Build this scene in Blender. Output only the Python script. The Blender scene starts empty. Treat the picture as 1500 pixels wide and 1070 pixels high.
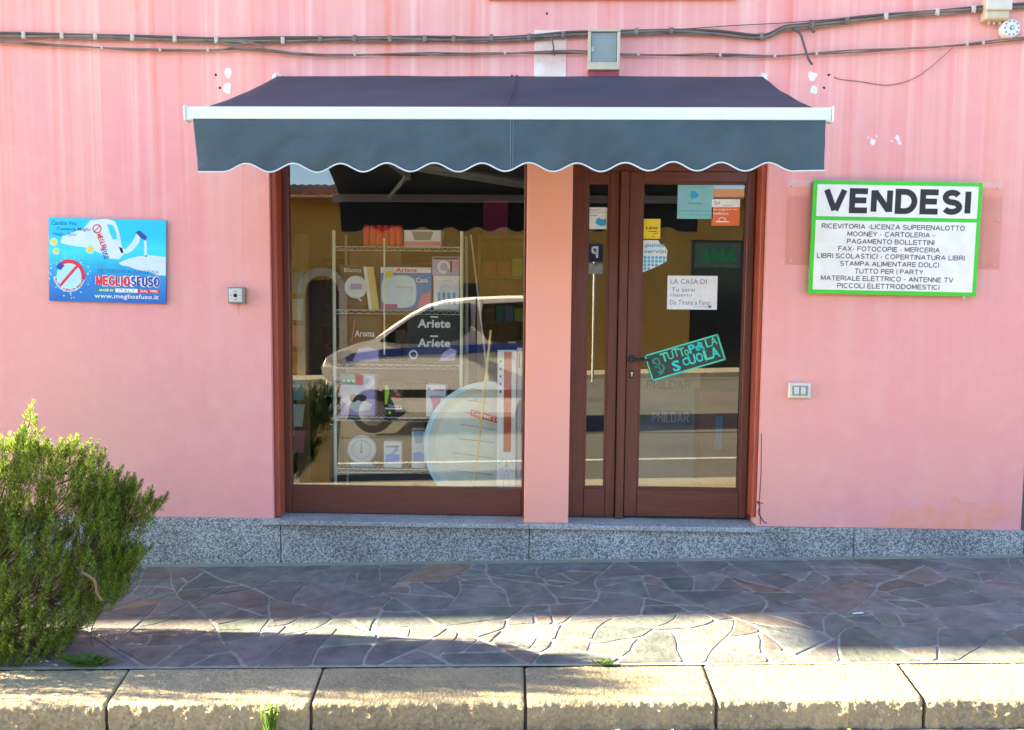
import bpy, bmesh, math, random
import numpy as np
from mathutils import Vector, Matrix, noise
random.seed(7)
R_ = math.radians
scene = bpy.context.scene
col = scene.collection

# ------------------------------------------------------------------ camera
F = 1125.0
CAM = Vector((0.0, -5.0, 1.53))
YAW, PITCH, ROLL = R_(1.5), R_(-4.0), R_(0.5)
CM = Matrix.Rotation(YAW, 3, 'Z') @ Matrix.Rotation(math.pi/2 + PITCH, 3, 'X') @ Matrix.Rotation(ROLL, 3, 'Z')
cd = bpy.data.cameras.new('camera'); cd.lens = 27.0; cd.sensor_width = 36.0
cd.clip_start = 0.05; cd.clip_end = 600
cam = bpy.data.objects.new('camera', cd); col.objects.link(cam)
cam.matrix_world = Matrix.Translation(CAM) @ CM.to_4x4()
scene.camera = cam

# ------------------------------------------------------------------ sky, sun, exposure
SUN_EL, SUN_PHI = 22.0, 2.8
w = bpy.data.worlds.new('World'); scene.world = w; w.use_nodes = True
nt = w.node_tree; nt.nodes.clear()
sky = nt.nodes.new('ShaderNodeTexSky'); sky.sky_type = 'NISHITA'; sky.sun_disc = False
sky.sun_elevation = R_(SUN_EL); sky.sun_rotation = R_(270 + SUN_PHI)
sky.air_density = 1.0; sky.dust_density = .6; sky.ozone_density = 1.5
bg = nt.nodes.new('ShaderNodeBackground'); bg.inputs[1].default_value = 0.053
wo = nt.nodes.new('ShaderNodeOutputWorld')
nt.links.new(sky.outputs[0], bg.inputs[0]); nt.links.new(bg.outputs[0], wo.inputs[0])
sd = bpy.data.lights.new('sun', 'SUN'); sd.energy = 5.0; sd.angle = R_(0.5); sd.color = (1.0, 0.81, 0.50)
sun = bpy.data.objects.new('sun', sd); col.objects.link(sun)
el, ph = R_(SUN_EL), R_(SUN_PHI)
to_sun = Vector((-math.cos(el)*math.cos(ph), math.cos(el)*math.sin(ph), math.sin(el)))
sun.rotation_euler = to_sun.to_track_quat('Z', 'Y').to_euler()
vs = scene.view_settings
scene.display_settings.display_device = 'sRGB'
vs.view_transform = 'Standard'; vs.look = 'None'; vs.gamma = 1; vs.use_curve_mapping = False
vs.exposure = 3.7

# ------------------------------------------------------------------ helpers
def P(px, py, Y=0.0):
    """photo pixel -> point on the vertical plane y = Y (wall, awning bar, shelf ...)"""
    d = CM @ Vector(((px-750)/F, -(py-535)/F, -1.0))
    return CAM + d * ((Y - CAM.y) / d.y)
def X(px, py, Y=0.0): return P(px, py, Y).x
def Z(px, py, Y=0.0): return P(px, py, Y).z
def gz(x): return -0.115 + 0.029*x            # the street climbs slightly to the right
def refl(px, py, Yv, G=0.17):
    a = P(px, py, 2*G - Yv); return Vector((a.x, Yv, a.z))

ORG = {}
class MB:
    def __init__(s): s.v = []; s.f = []; s.mi = []; s.cur = 0; s.smooth = False
    def add(s, vs_, fs):
        b = len(s.v); s.v += [tuple(p) for p in vs_]
        for f in fs: s.f.append(tuple(b+i for i in f)); s.mi.append(s.cur)
        return s
    def box(s, x0, x1, y0, y1, z0, z1):
        return s.add([(x0,y0,z0),(x1,y0,z0),(x1,y1,z0),(x0,y1,z0),(x0,y0,z1),(x1,y0,z1),(x1,y1,z1),(x0,y1,z1)],
                     [(0,3,2,1),(4,5,6,7),(0,1,5,4),(1,2,6,5),(2,3,7,6),(3,0,4,7)])
    def bbox(s, x0, x1, y0, y1, z0, z1, b=0.004):
        # box bevelled round its front/all edges: chamfered with 3 rings
        xs = (x0, x1); 
        def ring(y, i):
            return [(x0+i, y, z0+i*0), (x1-i, y, z0+0*i)]
        v = []
        for (y, i) in ((y0, b), (y0+b, 0), (y1-b, 0), (y1, b)):
            v += [(x0+i, y, z0+i), (x1-i, y, z0+i), (x1-i, y, z1-i), (x0+i, y, z1-i)]
        f = [(0,1,2,3), (15,14,13,12)]
        for r in range(3):
            for k in range(4):
                a = r*4+k; c = r*4+(k+1) % 4
                f.append((a, a+4, c+4, c))
        return s.add(v, f)
    def tube(s, pts, r, n=6, cap=True):
        pts = [Vector(p) for p in pts]; m = len(pts); V = []; Fc = []
        up = None
        for i, p in enumerate(pts):
            t = (pts[min(i+1, m-1)] - pts[max(i-1, 0)])
            if t.length < 1e-9: t = Vector((0, 0, 1))
            t.normalize()
            if up is None:
                up = Vector((0, 0, 1)) if abs(t.z) < .9 else Vector((1, 0, 0))
            a = t.cross(up).normalized(); b_ = a.cross(t).normalized(); up = b_
            rr = r[i] if isinstance(r, (list, tuple)) else r
            for k in range(n):
                th = 2*math.pi*k/n
                V.append(p + a*math.cos(th)*rr + b_*math.sin(th)*rr)
        for i in range(m-1):
            for k in range(n):
                k2 = (k+1) % n
                Fc.append((i*n+k, i*n+k2, (i+1)*n+k2, (i+1)*n+k))
        if cap:
            Fc.append(tuple(range(n-1, -1, -1))); Fc.append(tuple((m-1)*n+k for k in range(n)))
        return s.add(V, Fc)
    def lathe(s, prof, c, axis='Z', n=24):
        V = []; Fc = []; c = Vector(c)
        for (r, h) in prof:
            for k in range(n):
                a = 2*math.pi*k/n; u, v = r*math.cos(a), r*math.sin(a)
                V.append(c + (Vector((u, v, h)) if axis == 'Z' else Vector((u, -h, v)) if axis == 'Y' else Vector((h, u, v))))
        m = len(prof)
        for i in range(m-1):
            for k in range(n):
                k2 = (k+1) % n; Fc.append((i*n+k, i*n+k2, (i+1)*n+k2, (i+1)*n+k))
        Fc.append(tuple(range(n-1, -1, -1))); Fc.append(tuple((m-1)*n+k for k in range(n)))
        return s.add(V, Fc)
    def prism(s, poly, off):
        n = len(poly); off = Vector(off); V = [Vector(p) for p in poly] + [Vector(p)+off for p in poly]
        Fc = [tuple(range(n)), tuple(range(2*n-1, n-1, -1))]
        for k in range(n):
            k2 = (k+1) % n; Fc.append((k, n+k, n+k2, k2))
        return s.add(V, Fc)
    def build(s, name, mats, parent=None, smooth=False, bevel=0):
        o0 = ORG.get(parent.name, Vector((0, 0, 0))) if parent else Vector((0, 0, 0))
        me = bpy.data.meshes.new(name)
        me.from_pydata([(p[0]-o0.x, p[1]-o0.y, p[2]-o0.z) for p in s.v], [], s.f)
        if not isinstance(mats, (list, tuple)): mats = [mats]
        for m in mats: me.materials.append(m)
        if len(mats) > 1: me.polygons.foreach_set('material_index', s.mi)
        bm = bmesh.new(); bm.from_mesh(me); bmesh.ops.recalc_face_normals(bm, faces=bm.faces); bm.to_mesh(me); bm.free()
        if smooth:
            me.polygons.foreach_set('use_smooth', [True]*len(me.polygons))
            try: me.set_sharp_from_angle(angle=R_(38))
            except Exception: pass
        me.update()
        o = bpy.data.objects.new(name, me); col.objects.link(o)
        if parent: o.parent = parent; ORG[o.name] = o0
        if bevel:
            md = o.modifiers.new('bevel', 'BEVEL'); md.width = bevel; md.segments = 2; md.limit_method = 'ANGLE'; md.angle_limit = R_(50)
        return o
def tag(o, label=None, cat=None, group=None, kind=None):
    if label: o['label'] = label
    if cat: o['category'] = cat
    if group: o['group'] = group
    if kind: o['kind'] = kind
    return o
def thing(name, label, cat, loc, group=None):
    o = bpy.data.objects.new(name, None); col.objects.link(o); o.location = loc
    o.empty_display_size = .1
    ORG[o.name] = Vector(loc)
    return tag(o, label, cat, group)
def struct_empty(name, loc=(0, 0, 0)):
    o = bpy.data.objects.new(name, None); col.objects.link(o); o.location = loc; ORG[o.name] = Vector(loc); o['kind'] = 'structure'; return o

# ------------------------------------------------------------------ materials
def mat(name, c, rough=.6, c2=None, scale=8, amt=.5, bump=0, bscale=60, metal=0, stretch=(1, 1, 1), rand=0, detail=5,
        spec=.5, trans=0, alpha=1, emit=None, bdist=.01, contrast=(.35, .65), sub=0, c3=None, s3=2, bstretch=None, coat=0):
    m = bpy.data.materials.new(name); m.use_nodes = True; t = m.node_tree; N = t.nodes; L = t.links
    b = N['Principled BSDF']; b.inputs['Roughness'].default_value = rough; b.inputs['Metallic'].default_value = metal
    b.inputs['Specular IOR Level'].default_value = spec; b.inputs['Alpha'].default_value = alpha
    if trans: b.inputs['Transmission Weight'].default_value = trans
    if coat: b.inputs['Coat Weight'].default_value = coat; b.inputs['Coat Roughness'].default_value = .12
    tc = N.new('ShaderNodeTexCoord'); mp = N.new('ShaderNodeMapping'); mp.inputs['Scale'].default_value = stretch
    L.new(tc.outputs['Object'], mp.inputs[0])
    src = None
    def rgb(c_): 
        n = N.new('ShaderNodeRGB'); n.outputs[0].default_value = (*c_, 1); return n.outputs[0]
    def mix(fac, a, b_, bt='MIX'):
        n = N.new('ShaderNodeMix'); n.data_type = 'RGBA'; n.blend_type = bt
        if isinstance(fac, (int, float)): n.inputs[0].default_value = fac
        else: L.new(fac, n.inputs[0])
        L.new(a, n.inputs[6]); L.new(b_, n.inputs[7]); return n.outputs[2]
    def nz(sc, det=detail, vec=None, lo=contrast[0], hi=contrast[1], out=1.0):
        n = N.new('ShaderNodeTexNoise'); n.inputs['Scale'].default_value = sc; n.inputs['Detail'].default_value = det
        L.new(vec or mp.outputs[0], n.inputs['Vector'])
        r = N.new('ShaderNodeMapRange'); r.inputs[1].default_value = lo; r.inputs[2].default_value = hi; r.inputs[4].default_value = out
        L.new(n.outputs[0], r.inputs[0]); return r.outputs[0]
    base = rgb(c)
    if c2: base = mix(nz(scale, out=amt), base, rgb(c2))
    if c3: base = mix(nz(s3, lo=.5, hi=.7, out=.8), base, rgb(c3))
    if rand:
        oi = N.new('ShaderNodeObjectInfo'); mr = N.new('ShaderNodeMapRange'); mr.inputs[3].default_value = 1-rand; mr.inputs[4].default_value = 1+rand
        L.new(oi.outputs['Random'], mr.inputs[0]); hs = N.new('ShaderNodeHueSaturation'); L.new(mr.outputs[0], hs.inputs['Value']); L.new(base, hs.inputs['Color']); base = hs.outputs[0]
    L.new(base, b.inputs['Base Color'])
    if bump:
        mp2 = N.new('ShaderNodeMapping'); mp2.inputs['Scale'].default_value = bstretch or (1, 1, 1); L.new(tc.outputs['Object'], mp2.inputs[0])
        n = N.new('ShaderNodeTexNoise'); n.inputs['Scale'].default_value = bscale; n.inputs['Detail'].default_value = 6; L.new(mp2.outputs[0], n.inputs['Vector'])
        bp = N.new('ShaderNodeBump'); bp.inputs['Strength'].default_value = bump; bp.inputs['Distance'].default_value = bdist
        L.new(n.outputs[0], bp.inputs['Height']); L.new(bp.outputs[0], b.inputs['Normal'])
    if emit: b.inputs['Emission Color'].default_value = (*emit[0], 1); b.inputs['Emission Strength'].default_value = emit[1]
    if sub: b.inputs['Subsurface Weight'].default_value = sub
    m['b'] = 1
    return m
def flat(name, c, rough=.5, **k): return mat(name, c, rough, c2=tuple(min(1, x*.82) for x in c), scale=14, amt=.5, **k)

def wall_mat():
    m = bpy.data.materials.new('pink_plaster'); m.use_nodes = True; t = m.node_tree; N = t.nodes; L = t.links
    b = N['Principled BSDF']; b.inputs['Roughness'].default_value = .85; b.inputs['Specular IOR Level'].default_value = .2
    tc = N.new('ShaderNodeTexCoord'); sp = N.new('ShaderNodeSeparateXYZ'); L.new(tc.outputs['Object'], sp.inputs[0])
    def mapping(sc):
        mp = N.new('ShaderNodeMapping'); mp.inputs['Scale'].default_value = sc; L.new(tc.outputs['Object'], mp.inputs[0]); return mp.outputs[0]
    def noise_(vec, sc, lo, hi, det=4):
        n = N.new('ShaderNodeTexNoise'); n.inputs['Scale'].default_value = sc; n.inputs['Detail'].default_value = det; L.new(vec, n.inputs['Vector'])
        r = N.new('ShaderNodeMapRange'); r.inputs[1].default_value = lo; r.inputs[2].default_value = hi; L.new(n.outputs[0], r.inputs[0]); return r.outputs[0]
    def mul(a, v):
        n = N.new('ShaderNodeMath'); n.operation = 'MULTIPLY'; L.new(a, n.inputs[0])
        if isinstance(v, (int, float)): n.inputs[1].default_value = v
        else: L.new(v, n.inputs[1])
        return n.outputs[0]
    def mix(fac, a, c_):
        n = N.new('ShaderNodeMix'); n.data_type = 'RGBA'; L.new(fac, n.inputs[0]); L.new(a, n.inputs[6])
        if isinstance(c_, tuple): n.inputs[7].default_value = (*c_, 1)
        else: L.new(c_, n.inputs[7])
        return n.outputs[2]
    rg = N.new('ShaderNodeRGB'); rg.outputs[0].default_value = (*PINK, 1)
    top = N.new('ShaderNodeMapRange'); top.inputs[1].default_value = 1.7; top.inputs[2].default_value = 3.3; L.new(sp.outputs[2], top.inputs[0])
    top2 = N.new('ShaderNodeMapRange'); top2.inputs[1].default_value = .9; top2.inputs[2].default_value = 3.0; top2.inputs[3].default_value = .06; L.new(sp.outputs[2], top2.inputs[0])
    c = mix(mul(noise_(mapping((1, 1, .35)), 1.6, .35, .7), .8), rg.outputs[0], PINK_O)
    c = mix(mul(noise_(mapping((9, 1, .22)), 1.0, .48, .75, 5), mul(top2.outputs[0], .75)), c, PINK_L)
    c = mix(mul(noise_(mapping((22, 1, .35)), 1.0, .52, .72, 3), mul(top.outputs[0], .55)), c, (.93, .62, .58))
    c = mix(mul(noise_(mapping((14, 1, .3)), 1.3, .56, .74, 3), mul(top.outputs[0], .6)), c, (.80, .22, .14))
    c = mix(mul(noise_(mapping((1, 1, 1)), 9, .5, .8, 6), .25), c, PINK_L)
    L.new(c, b.inputs['Base Color'])
    n = N.new('ShaderNodeTexNoise'); n.inputs['Scale'].default_value = 110; n.inputs['Detail'].default_value = 9; L.new(tc.outputs['Object'], n.inputs['Vector'])
    n2 = N.new('ShaderNodeTexNoise'); n2.inputs['Scale'].default_value = 5; n2.inputs['Detail'].default_value = 3; L.new(tc.outputs['Object'], n2.inputs['Vector'])
    bp = N.new('ShaderNodeBump'); bp.inputs['Strength'].default_value = .7; bp.inputs['Distance'].default_value = .003; L.new(n.outputs[0], bp.inputs['Height'])
    bp2 = N.new('ShaderNodeBump'); bp2.inputs['Strength'].default_value = .5; bp2.inputs['Distance'].default_value = .012; L.new(n2.outputs[0], bp2.inputs['Height']); L.new(bp.outputs[0], bp2.inputs['Normal'])
    L.new(bp2.outputs[0], b.inputs['Normal'])
    return m
PINK = (.80, .355, .37); PINK_L = (.86, .53, .52); PINK_O = (.83, .42, .36)

def granite(name, dark, lightc, sc=170):
    m = bpy.data.materials.new(name); m.use_nodes = True; t = m.node_tree; N = t.nodes; L = t.links
    b = N['Principled BSDF']; b.inputs['Roughness'].default_value = .45
    tc = N.new('ShaderNodeTexCoord')
    v = N.new('ShaderNodeTexVoronoi'); v.inputs['Scale'].default_value = sc; L.new(tc.outputs['Object'], v.inputs['Vector'])
    cr = N.new('ShaderNodeValToRGB'); e = cr.color_ramp.elements
    sp = N.new('ShaderNodeSeparateXYZ'); L.new(v.outputs['Color'], sp.inputs[0]); L.new(sp.outputs[0], cr.inputs[0])
    e[0].position = 0; e[0].color = (*dark, 1); e[1].position = 1; e[1].color = (*lightc, 1)
    for p, c in ((.28, dark), (.36, tuple((a+b_)/2*.8 for a, b_ in zip(dark, lightc))), (.62, tuple((a+b_)/2 for a, b_ in zip(dark, lightc))), (.7, lightc)):
        x = e.new(p); x.color = (*c, 1)
    n = N.new('ShaderNodeTexNoise'); n.inputs['Scale'].default_value = 2.2; n.inputs['Detail'].default_value = 5; L.new(tc.outputs['Object'], n.inputs['Vector'])
    mr = N.new('ShaderNodeMapRange'); mr.inputs[1].default_value = .3; mr.inputs[2].default_value = .7; mr.inputs[3].default_value = .75; mr.inputs[4].default_value = 1.25; L.new(n.outputs[0], mr.inputs[0])
    hs = N.new('ShaderNodeHueSaturation'); L.new(cr.outputs[0], hs.inputs['Color']); L.new(mr.outputs[0], hs.inputs['Value']); L.new(hs.outputs[0], b.inputs['Base Color'])
    bp = N.new('ShaderNodeBump'); bp.inputs['Strength'].default_value = .2; bp.inputs['Distance'].default_value = .002; L.new(sp.outputs[0], bp.inputs['Height']); L.new(bp.outputs[0], b.inputs['Normal'])
    return m
def glass_mat(name, base=.085, tint=(.93, .96, .95)):
    m = bpy.data.materials.new(name); m.use_nodes = True; t = m.node_tree; N = t.nodes; L = t.links
    N.remove(N['Principled BSDF']); o = N['Material Output']
    tr = N.new('ShaderNodeBsdfTransparent'); tr.inputs[0].default_value = (*tint, 1)
    gl = N.new('ShaderNodeBsdfGlossy'); gl.inputs['Roughness'].default_value = 0.0; gl.inputs[0].default_value = (1, 1, 1, 1)
    lw = N.new('ShaderNodeLayerWeight'); lw.inputs[0].default_value = .5
    pw = N.new('ShaderNodeMath'); pw.operation = 'POWER'; pw.inputs[1].default_value = 5; L.new(lw.outputs['Facing'], pw.inputs[0])
    ma = N.new('ShaderNodeMath'); ma.operation = 'MULTIPLY_ADD'; ma.inputs[1].default_value = .85; ma.inputs[2].default_value = base; L.new(pw.outputs[0], ma.inputs[0])
    mx = N.new('ShaderNodeMixShader'); L.new(ma.outputs[0], mx.inputs[0]); L.new(tr.outputs[0], mx.inputs[1]); L.new(gl.outputs[0], mx.inputs[2])
    L.new(mx.outputs[0], o.inputs[0]); return m

M = {}
M['wall'] = wall_mat()
M['pillar'] = mat('warm_bounce_plaster', (.86, .40, .29), .85, c2=(.84, .40, .37), scale=2, amt=.8, bump=.35, bscale=130, bdist=.002, stretch=(1, 1, .5), spec=.2)  # wall plaster with the warm bounced light on the pillar put into its colour
M['granite'] = granite('speckled_granite', (.11, .135, .145), (.44, .48, .49), 135)
M['granite_top'] = granite('polished_granite', (.17, .20, .22), (.44, .49, .52), 190)
M['wood'] = mat('brown_varnished_frame', (.105, .030, .020), .42, c2=(.15, .045, .030), scale=5, amt=.7, bump=.12, bscale=30, stretch=(12, 12, .8), bstretch=(14, 14, 1), bdist=.003)
M['wood_h'] = mat('brown_varnished_rail', (.105, .030, .020), .42, c2=(.15, .045, .030), scale=5, amt=.7, bump=.12, bscale=30, stretch=(.8, 12, 12), bstretch=(1, 14, 14), bdist=.003)
M['guide'] = mat('terracotta_painted_metal', (.38, .08, .045), .5, c2=(.30, .06, .04), scale=6, amt=.6)
M['glass'] = glass_mat('shop_glass', .095)
M['acrylic'] = glass_mat('clear_acrylic', .03, (.97, .945, .93))
M['fabric'] = mat('navy_awning_canvas', (.028, .038, .068), .75, c2=(.040, .052, .085), scale=3, amt=.7, bump=.25, bscale=500, bdist=.001, c3=(.045, .062, .09), s3=1.5)
M['valance'] = mat('navy_valance_canvas', (.036, .068, .092), .7, c2=(.056, .10, .13), scale=4, amt=.8, bump=.55, bscale=6, bdist=.02, c3=(.05, .10, .135), s3=1.2)
M['white_metal'] = mat('white_painted_metal', (.74, .86, .85), .35, c2=(.62, .74, .74), scale=5, amt=.5)
M['piping'] = flat('pale_blue_piping', (.62, .74, .85))
M['cable_d'] = flat('dark_cable_sheath', (.10, .085, .075), .6)
M['cable_g'] = mat('grey_cable_sheath', (.22, .20, .18), .6, c2=(.11, .09, .08), scale=9, amt=.8)
M['cable_b'] = mat('brown_cable_sheath', (.16, .085, .06), .6, c2=(.3, .22, .16), scale=7, amt=.7)
M['clip'] = flat('grey_plastic_clip', (.55, .50, .46))
M['cream'] = mat('aged_cream_plastic', (.62, .55, .40), .5, c2=(.48, .42, .30), scale=15, amt=.6)
M['greydoor'] = mat('grey_green_plastic', (.24, .31, .30), .3, c2=(.19, .25, .25), scale=8, amt=.6)
M['maroon'] = mat('maroon_paint', (.38, .035, .06), .5, c2=(.25, .03, .05), scale=12, amt=.7, stretch=(6, 1, 1))
M['plaster'] = mat('bare_white_filler', (.82, .80, .78), .9, c2=(.7, .66, .62), scale=30, amt=.5)
M['palepatch'] = mat('pale_cover_plate', (.72, .52, .46), .8, c2=(.84, .82, .78), scale=5, amt=.9)
M['dark'] = flat('dark_hole', (.03, .02, .02), .9)
M['orange_pl'] = mat('salmon_underpaint', (.83, .34, .25), .9, c2=(.82, .38, .34), scale=12, amt=1, bump=.3, bscale=120, bdist=.002)
M['mortar'] = mat('grey_mortar', (.22, .24, .225), .9, c2=(.34, .36, .33), scale=14, amt=.7, bump=.5, bscale=90, bdist=.004)
SC = [((.100, .106, .112), (.165, .168, .172)), ((.090, .106, .112), (.145, .162, .165)), ((.122, .108, .108), (.185, .162, .155)),
      ((.090, .110, .106), (.145, .168, .155)), ((.165, .118, .095), (.225, .172, .14)), ((.112, .112, .120), (.172, .168, .178))]
for i, (a, b_) in enumerate(SC):
    M['stone%d' % i] = mat('porphyry_%s' % 'abcdef'[i], a, .62, c2=b_, scale=14, amt=1, bump=.9, bscale=35, bdist=.006, rand=.20, c3=tuple(x*1.25 for x in b_), s3=4, detail=8)
M['kerb'] = mat('kerb_granite', (.36, .31, .21), .85, c2=(.22, .185, .12), scale=60, amt=.8, bump=.9, bscale=90, bdist=.008, c3=(.42, .35, .23), s3=2.5, rand=.12, detail=8)
M['asphalt'] = mat('asphalt', (.085, .082, .078), .85, c2=(.13, .125, .115), scale=40, amt=.7, bump=.6, bscale=160, bdist=.006, c3=(.065, .063, .06), s3=.6)
M['soil'] = mat('dry_earth', (.16, .12, .08), .95, c2=(.09, .07, .05), scale=30, bump=.8, bscale=60)

# ------------------------------------------------------------------ ground, road, pavement, kerb
def sheet(x0, x1, y0, y1, dz, nx=1):
    mb = MB(); n = nx
    for i in range(n):
        a = x0+(x1-x0)*i/n; b_ = x0+(x1-x0)*(i+1)/n
        mb.add([(a, y0, gz(a)+dz), (b_, y0, gz(b_)+dz), (b_, y1, gz(b_)+dz), (a, y1, gz(a)+dz)], [(0, 1, 2, 3)])
    return mb
KERB_H = .125
YK0, YK1 = -1.525, -1.86          # kerb back and front
g = sheet(-150, 150, -150, 150, -KERB_H-.03).build('ground', M['soil']); tag(g, kind='structure')
g = sheet(-60, 60, -14.4, YK1+.02, -KERB_H).build('road', M['asphalt']); tag(g, kind='structure')
M['line'] = mat('worn_white_road_paint', (.55, .54, .50), .8, c2=(.25, .24, .23), scale=25, amt=.8)
gl_ = sheet(-20, 20, -3.72, -3.62, -KERB_H+.004).build('road_marking', M['line'], g)
M['gutter'] = mat('concrete_gutter', (.36, .33, .26), .9, c2=(.24, .22, .18), scale=20, amt=.7)
sheet(-20, 20, -2.62, -2.28, -KERB_H+.004).build('gutter_strip', M['gutter'], g)
mb = MB(); pts = [(-20+i*.8, -5.62+.08*math.sin(i*.7)) for i in range(50)]
for (a, b_) in zip(pts, pts[1:]):
    mb.add([(a[0], a[1]-.025, gz(a[0])-KERB_H+.004), (b_[0], b_[1]-.025, gz(b_[0])-KERB_H+.004), (b_[0], b_[1]+.025, gz(b_[0])-KERB_H+.004), (a[0], a[1]+.025, gz(a[0])-KERB_H+.004)], [(0, 1, 2, 3)])
M['tar'] = flat('black_tar', (.02, .02, .02), .5)
mb.build('tar_seam', M['tar'], g)

pav = sheet(-30, 30, YK0, .3, -.0035, 1).build('pavement', M['mortar']); tag(pav, kind='structure')
# far-side pavement
fp = sheet(-60, 60, -16.3, -14.4, -.01).build('far_pavement', mat('far_paving', (.30, .27, .22), .9, c2=(.22, .2, .17), scale=3)); tag(fp, kind='structure')
mb = sheet(-60, 60, -14.55, -14.35, .0); 
for i in range(1): mb.add([(-60, -14.35, gz(-60)), (60, -14.35, gz(60)), (60, -14.35, gz(60)-.15), (-60, -14.35, gz(-60)-.15)], [(0, 1, 2, 3)])
mb.build('far_kerb', M['kerb'], fp)

# crazy paving: split a strip recursively with slanted cuts, warp, shrink
def clip(poly, p, n):
    A, B = [], []
    m = len(poly)
    for i in range(m):
        a, b_ = poly[i], poly[(i+1) % m]; da = (a-p).dot(n); db = (b_-p).dot(n)
        (A if da >= 0 else B).append(a)
        if da*db < 0:
            q = a + (b_-a)*(da/(da-db)); A.append(q); B.append(q)
    return A, B
def area(poly):
    s = 0
    for i in range(len(poly)):
        a, b_ = poly[i], poly[(i+1) % len(poly)]; s += a.x*b_.y-b_.x*a.y
    return abs(s)/2
rs = random.Random(21)
def comp(q): return area(q)/sum((q[i]-q[i-1]).length for i in range(len(q)))**2
def split(poly, out):
    A = area(poly)
    if A < rs.choice((.02, .035, .06, .09, .12)) or A < .013: out.append(poly); return
    c = sum(poly, Vector((0, 0)))/len(poly)
    xs = [p.x for p in poly]; ys = [p.y for p in poly]; wx = max(xs)-min(xs); wy = max(ys)-min(ys)
    base = 0 if wx*.85 > wy else math.pi/2
    for _ in range(30):
        ang = base + rs.gauss(0, .45); n = Vector((math.cos(ang), math.sin(ang)))
        p = c + Vector((rs.uniform(-.22, .22)*wx, rs.uniform(-.22, .22)*wy))
        a, b_ = clip(poly, p, n)
        if len(a) > 2 and len(b_) > 2 and min(area(a), area(b_)) > .18*A and (A > .8 or min(comp(a), comp(b_)) > .040): split(a, out); split(b_, out); return
    out.append(poly)
cells = []
split([Vector((-4.6, YK0+.012)), Vector((4.6, YK0+.012)), Vector((4.6, -.065)), Vector((-4.6, -.065))], cells)
def warp(p):
    e = min(1, (p.y-(YK0+.012))/.2, (-.065-p.y)/.15); e = max(0, e)
    q = Vector((p.x*2.2, p.y*2.2, 3.1)); q2 = Vector((p.x*6, p.y*6, 9.1))
    return Vector((p.x + e*(.09*noise.noise(q)+.025*noise.noise(q2)), p.y + e*(.07*noise.noise(q+Vector((7, 3, 1)))+.025*noise.noise(q2+Vector((2, 8, 0))))))
def inset(poly, d):
    n = len(poly); out = []
    c = sum(poly, Vector((0, 0)))/n
    s = sum(poly[i].x*poly[(i+1) % n].y-poly[(i+1) % n].x*poly[i].y for i in range(n))
    sg = 1 if s > 0 else -1
    for i in range(n):
        a, b_, e = poly[i-1], poly[i], poly[(i+1) % n]
        u = (b_-a); v = (e-b_)
        if u.length < 1e-6 or v.length < 1e-6: out.append(b_.copy()); continue
        u.normalize(); v.normalize()
        n1 = Vector((-u.y, u.x))*sg; n2 = Vector((-v.y, v.x))*sg
        bis = n1+n2
        if bis.length < .3: bis = n1
        bis.normalize(); k = max(.45, bis.dot(n1)); out.append(b_ + bis*d/k)
    return out
cells.sort(key=lambda c: abs(sum(p.x for p in c)/len(c)))
pave_left = MB()
for ci, c in enumerate(cells):
    # subdivide edges, warp, inset
    fine = []
    n = len(c)
    for i in range(n):
        a, b_ = c[i], c[(i+1) % n]; L_ = (b_-a).length; k = max(1, int(L_/.07))
        for j in range(k):
            t_ = j/k
            if j == 0: t_ = min(.5, .018/max(L_, .02))   # knock the corners off
            fine.append(warp(a+(b_-a)*t_))
            if j == 0 and L_ > .08: 
                pass
        fine.append(warp(a+(b_-a)*(1-min(.4, .018/max(L_, .02)))))
    fine = [p for i, p in enumerate(fine) if (p-fine[i-1]).length > .004]
    d = rs.choice((.003,.004,.005,.006,.008,.011))
    rim = inset(fine, d); top = inset(fine, d+.0035)
    if len(rim) < 3 or area(rim) < .004: continue
    cx = sum(p.x for p in rim)/len(rim); cy = sum(p.y for p in rim)/len(rim)
    tx, ty, dz = rs.gauss(0, .002), rs.gauss(0, .002), rs.uniform(-.0005, .0018)
    zt = lambda p: gz(p.x) + dz + tx*(p.x-cx) + ty*(p.y-cy)
    mb = MB() if ci < 298 else pave_left
    V = [(p.x, p.y, gz(p.x)-.012) for p in rim] + [(p.x, p.y, zt(p)-.003) for p in rim] + [(p.x, p.y, zt(p)) for p in top]
    m_ = len(rim); Fc = [tuple(range(2*m_, 3*m_))]
    for k in range(m_):
        k2 = (k+1) % m_; Fc += [(k, k2, m_+k2, m_+k), (m_+k, m_+k2, 2*m_+k2, 2*m_+k)]
    mb.add(V, Fc)
    if ci < 298:
        mi = rs.choices(range(6), (5, 5, 3, 4, .9, 5))[0]
        mb.build('paving_stone', M['stone%d' % mi], pav)
if pave_left.v: tag(pave_left.build('paving_stones_far', M['stone0'], pav), kind='stuff')
# cement fillet at the foot of the plinth
mb = MB()
for i in range(60):
    a, b_ = -4.6+i*9.2/60, -4.6+(i+1)*9.2/60
    wa, wb = .06+.012*noise.noise(Vector((a*5, 0, 0))), .06+.012*noise.noise(Vector((b_*5, 0, 0)))
    mb.add([(a, -wa, gz(a)-.002), (b_, -wb, gz(b_)-.002), (b_, -.015, gz(b_)+.008), (a, -.015, gz(a)+.008)], [(0, 1, 2, 3)])
mb.build('cement_fillet', mat('mossy_cement', (.20, .22, .18), .9, c2=(.29, .29, .25), scale=9, bump=.5, bscale=80), pav)

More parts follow.
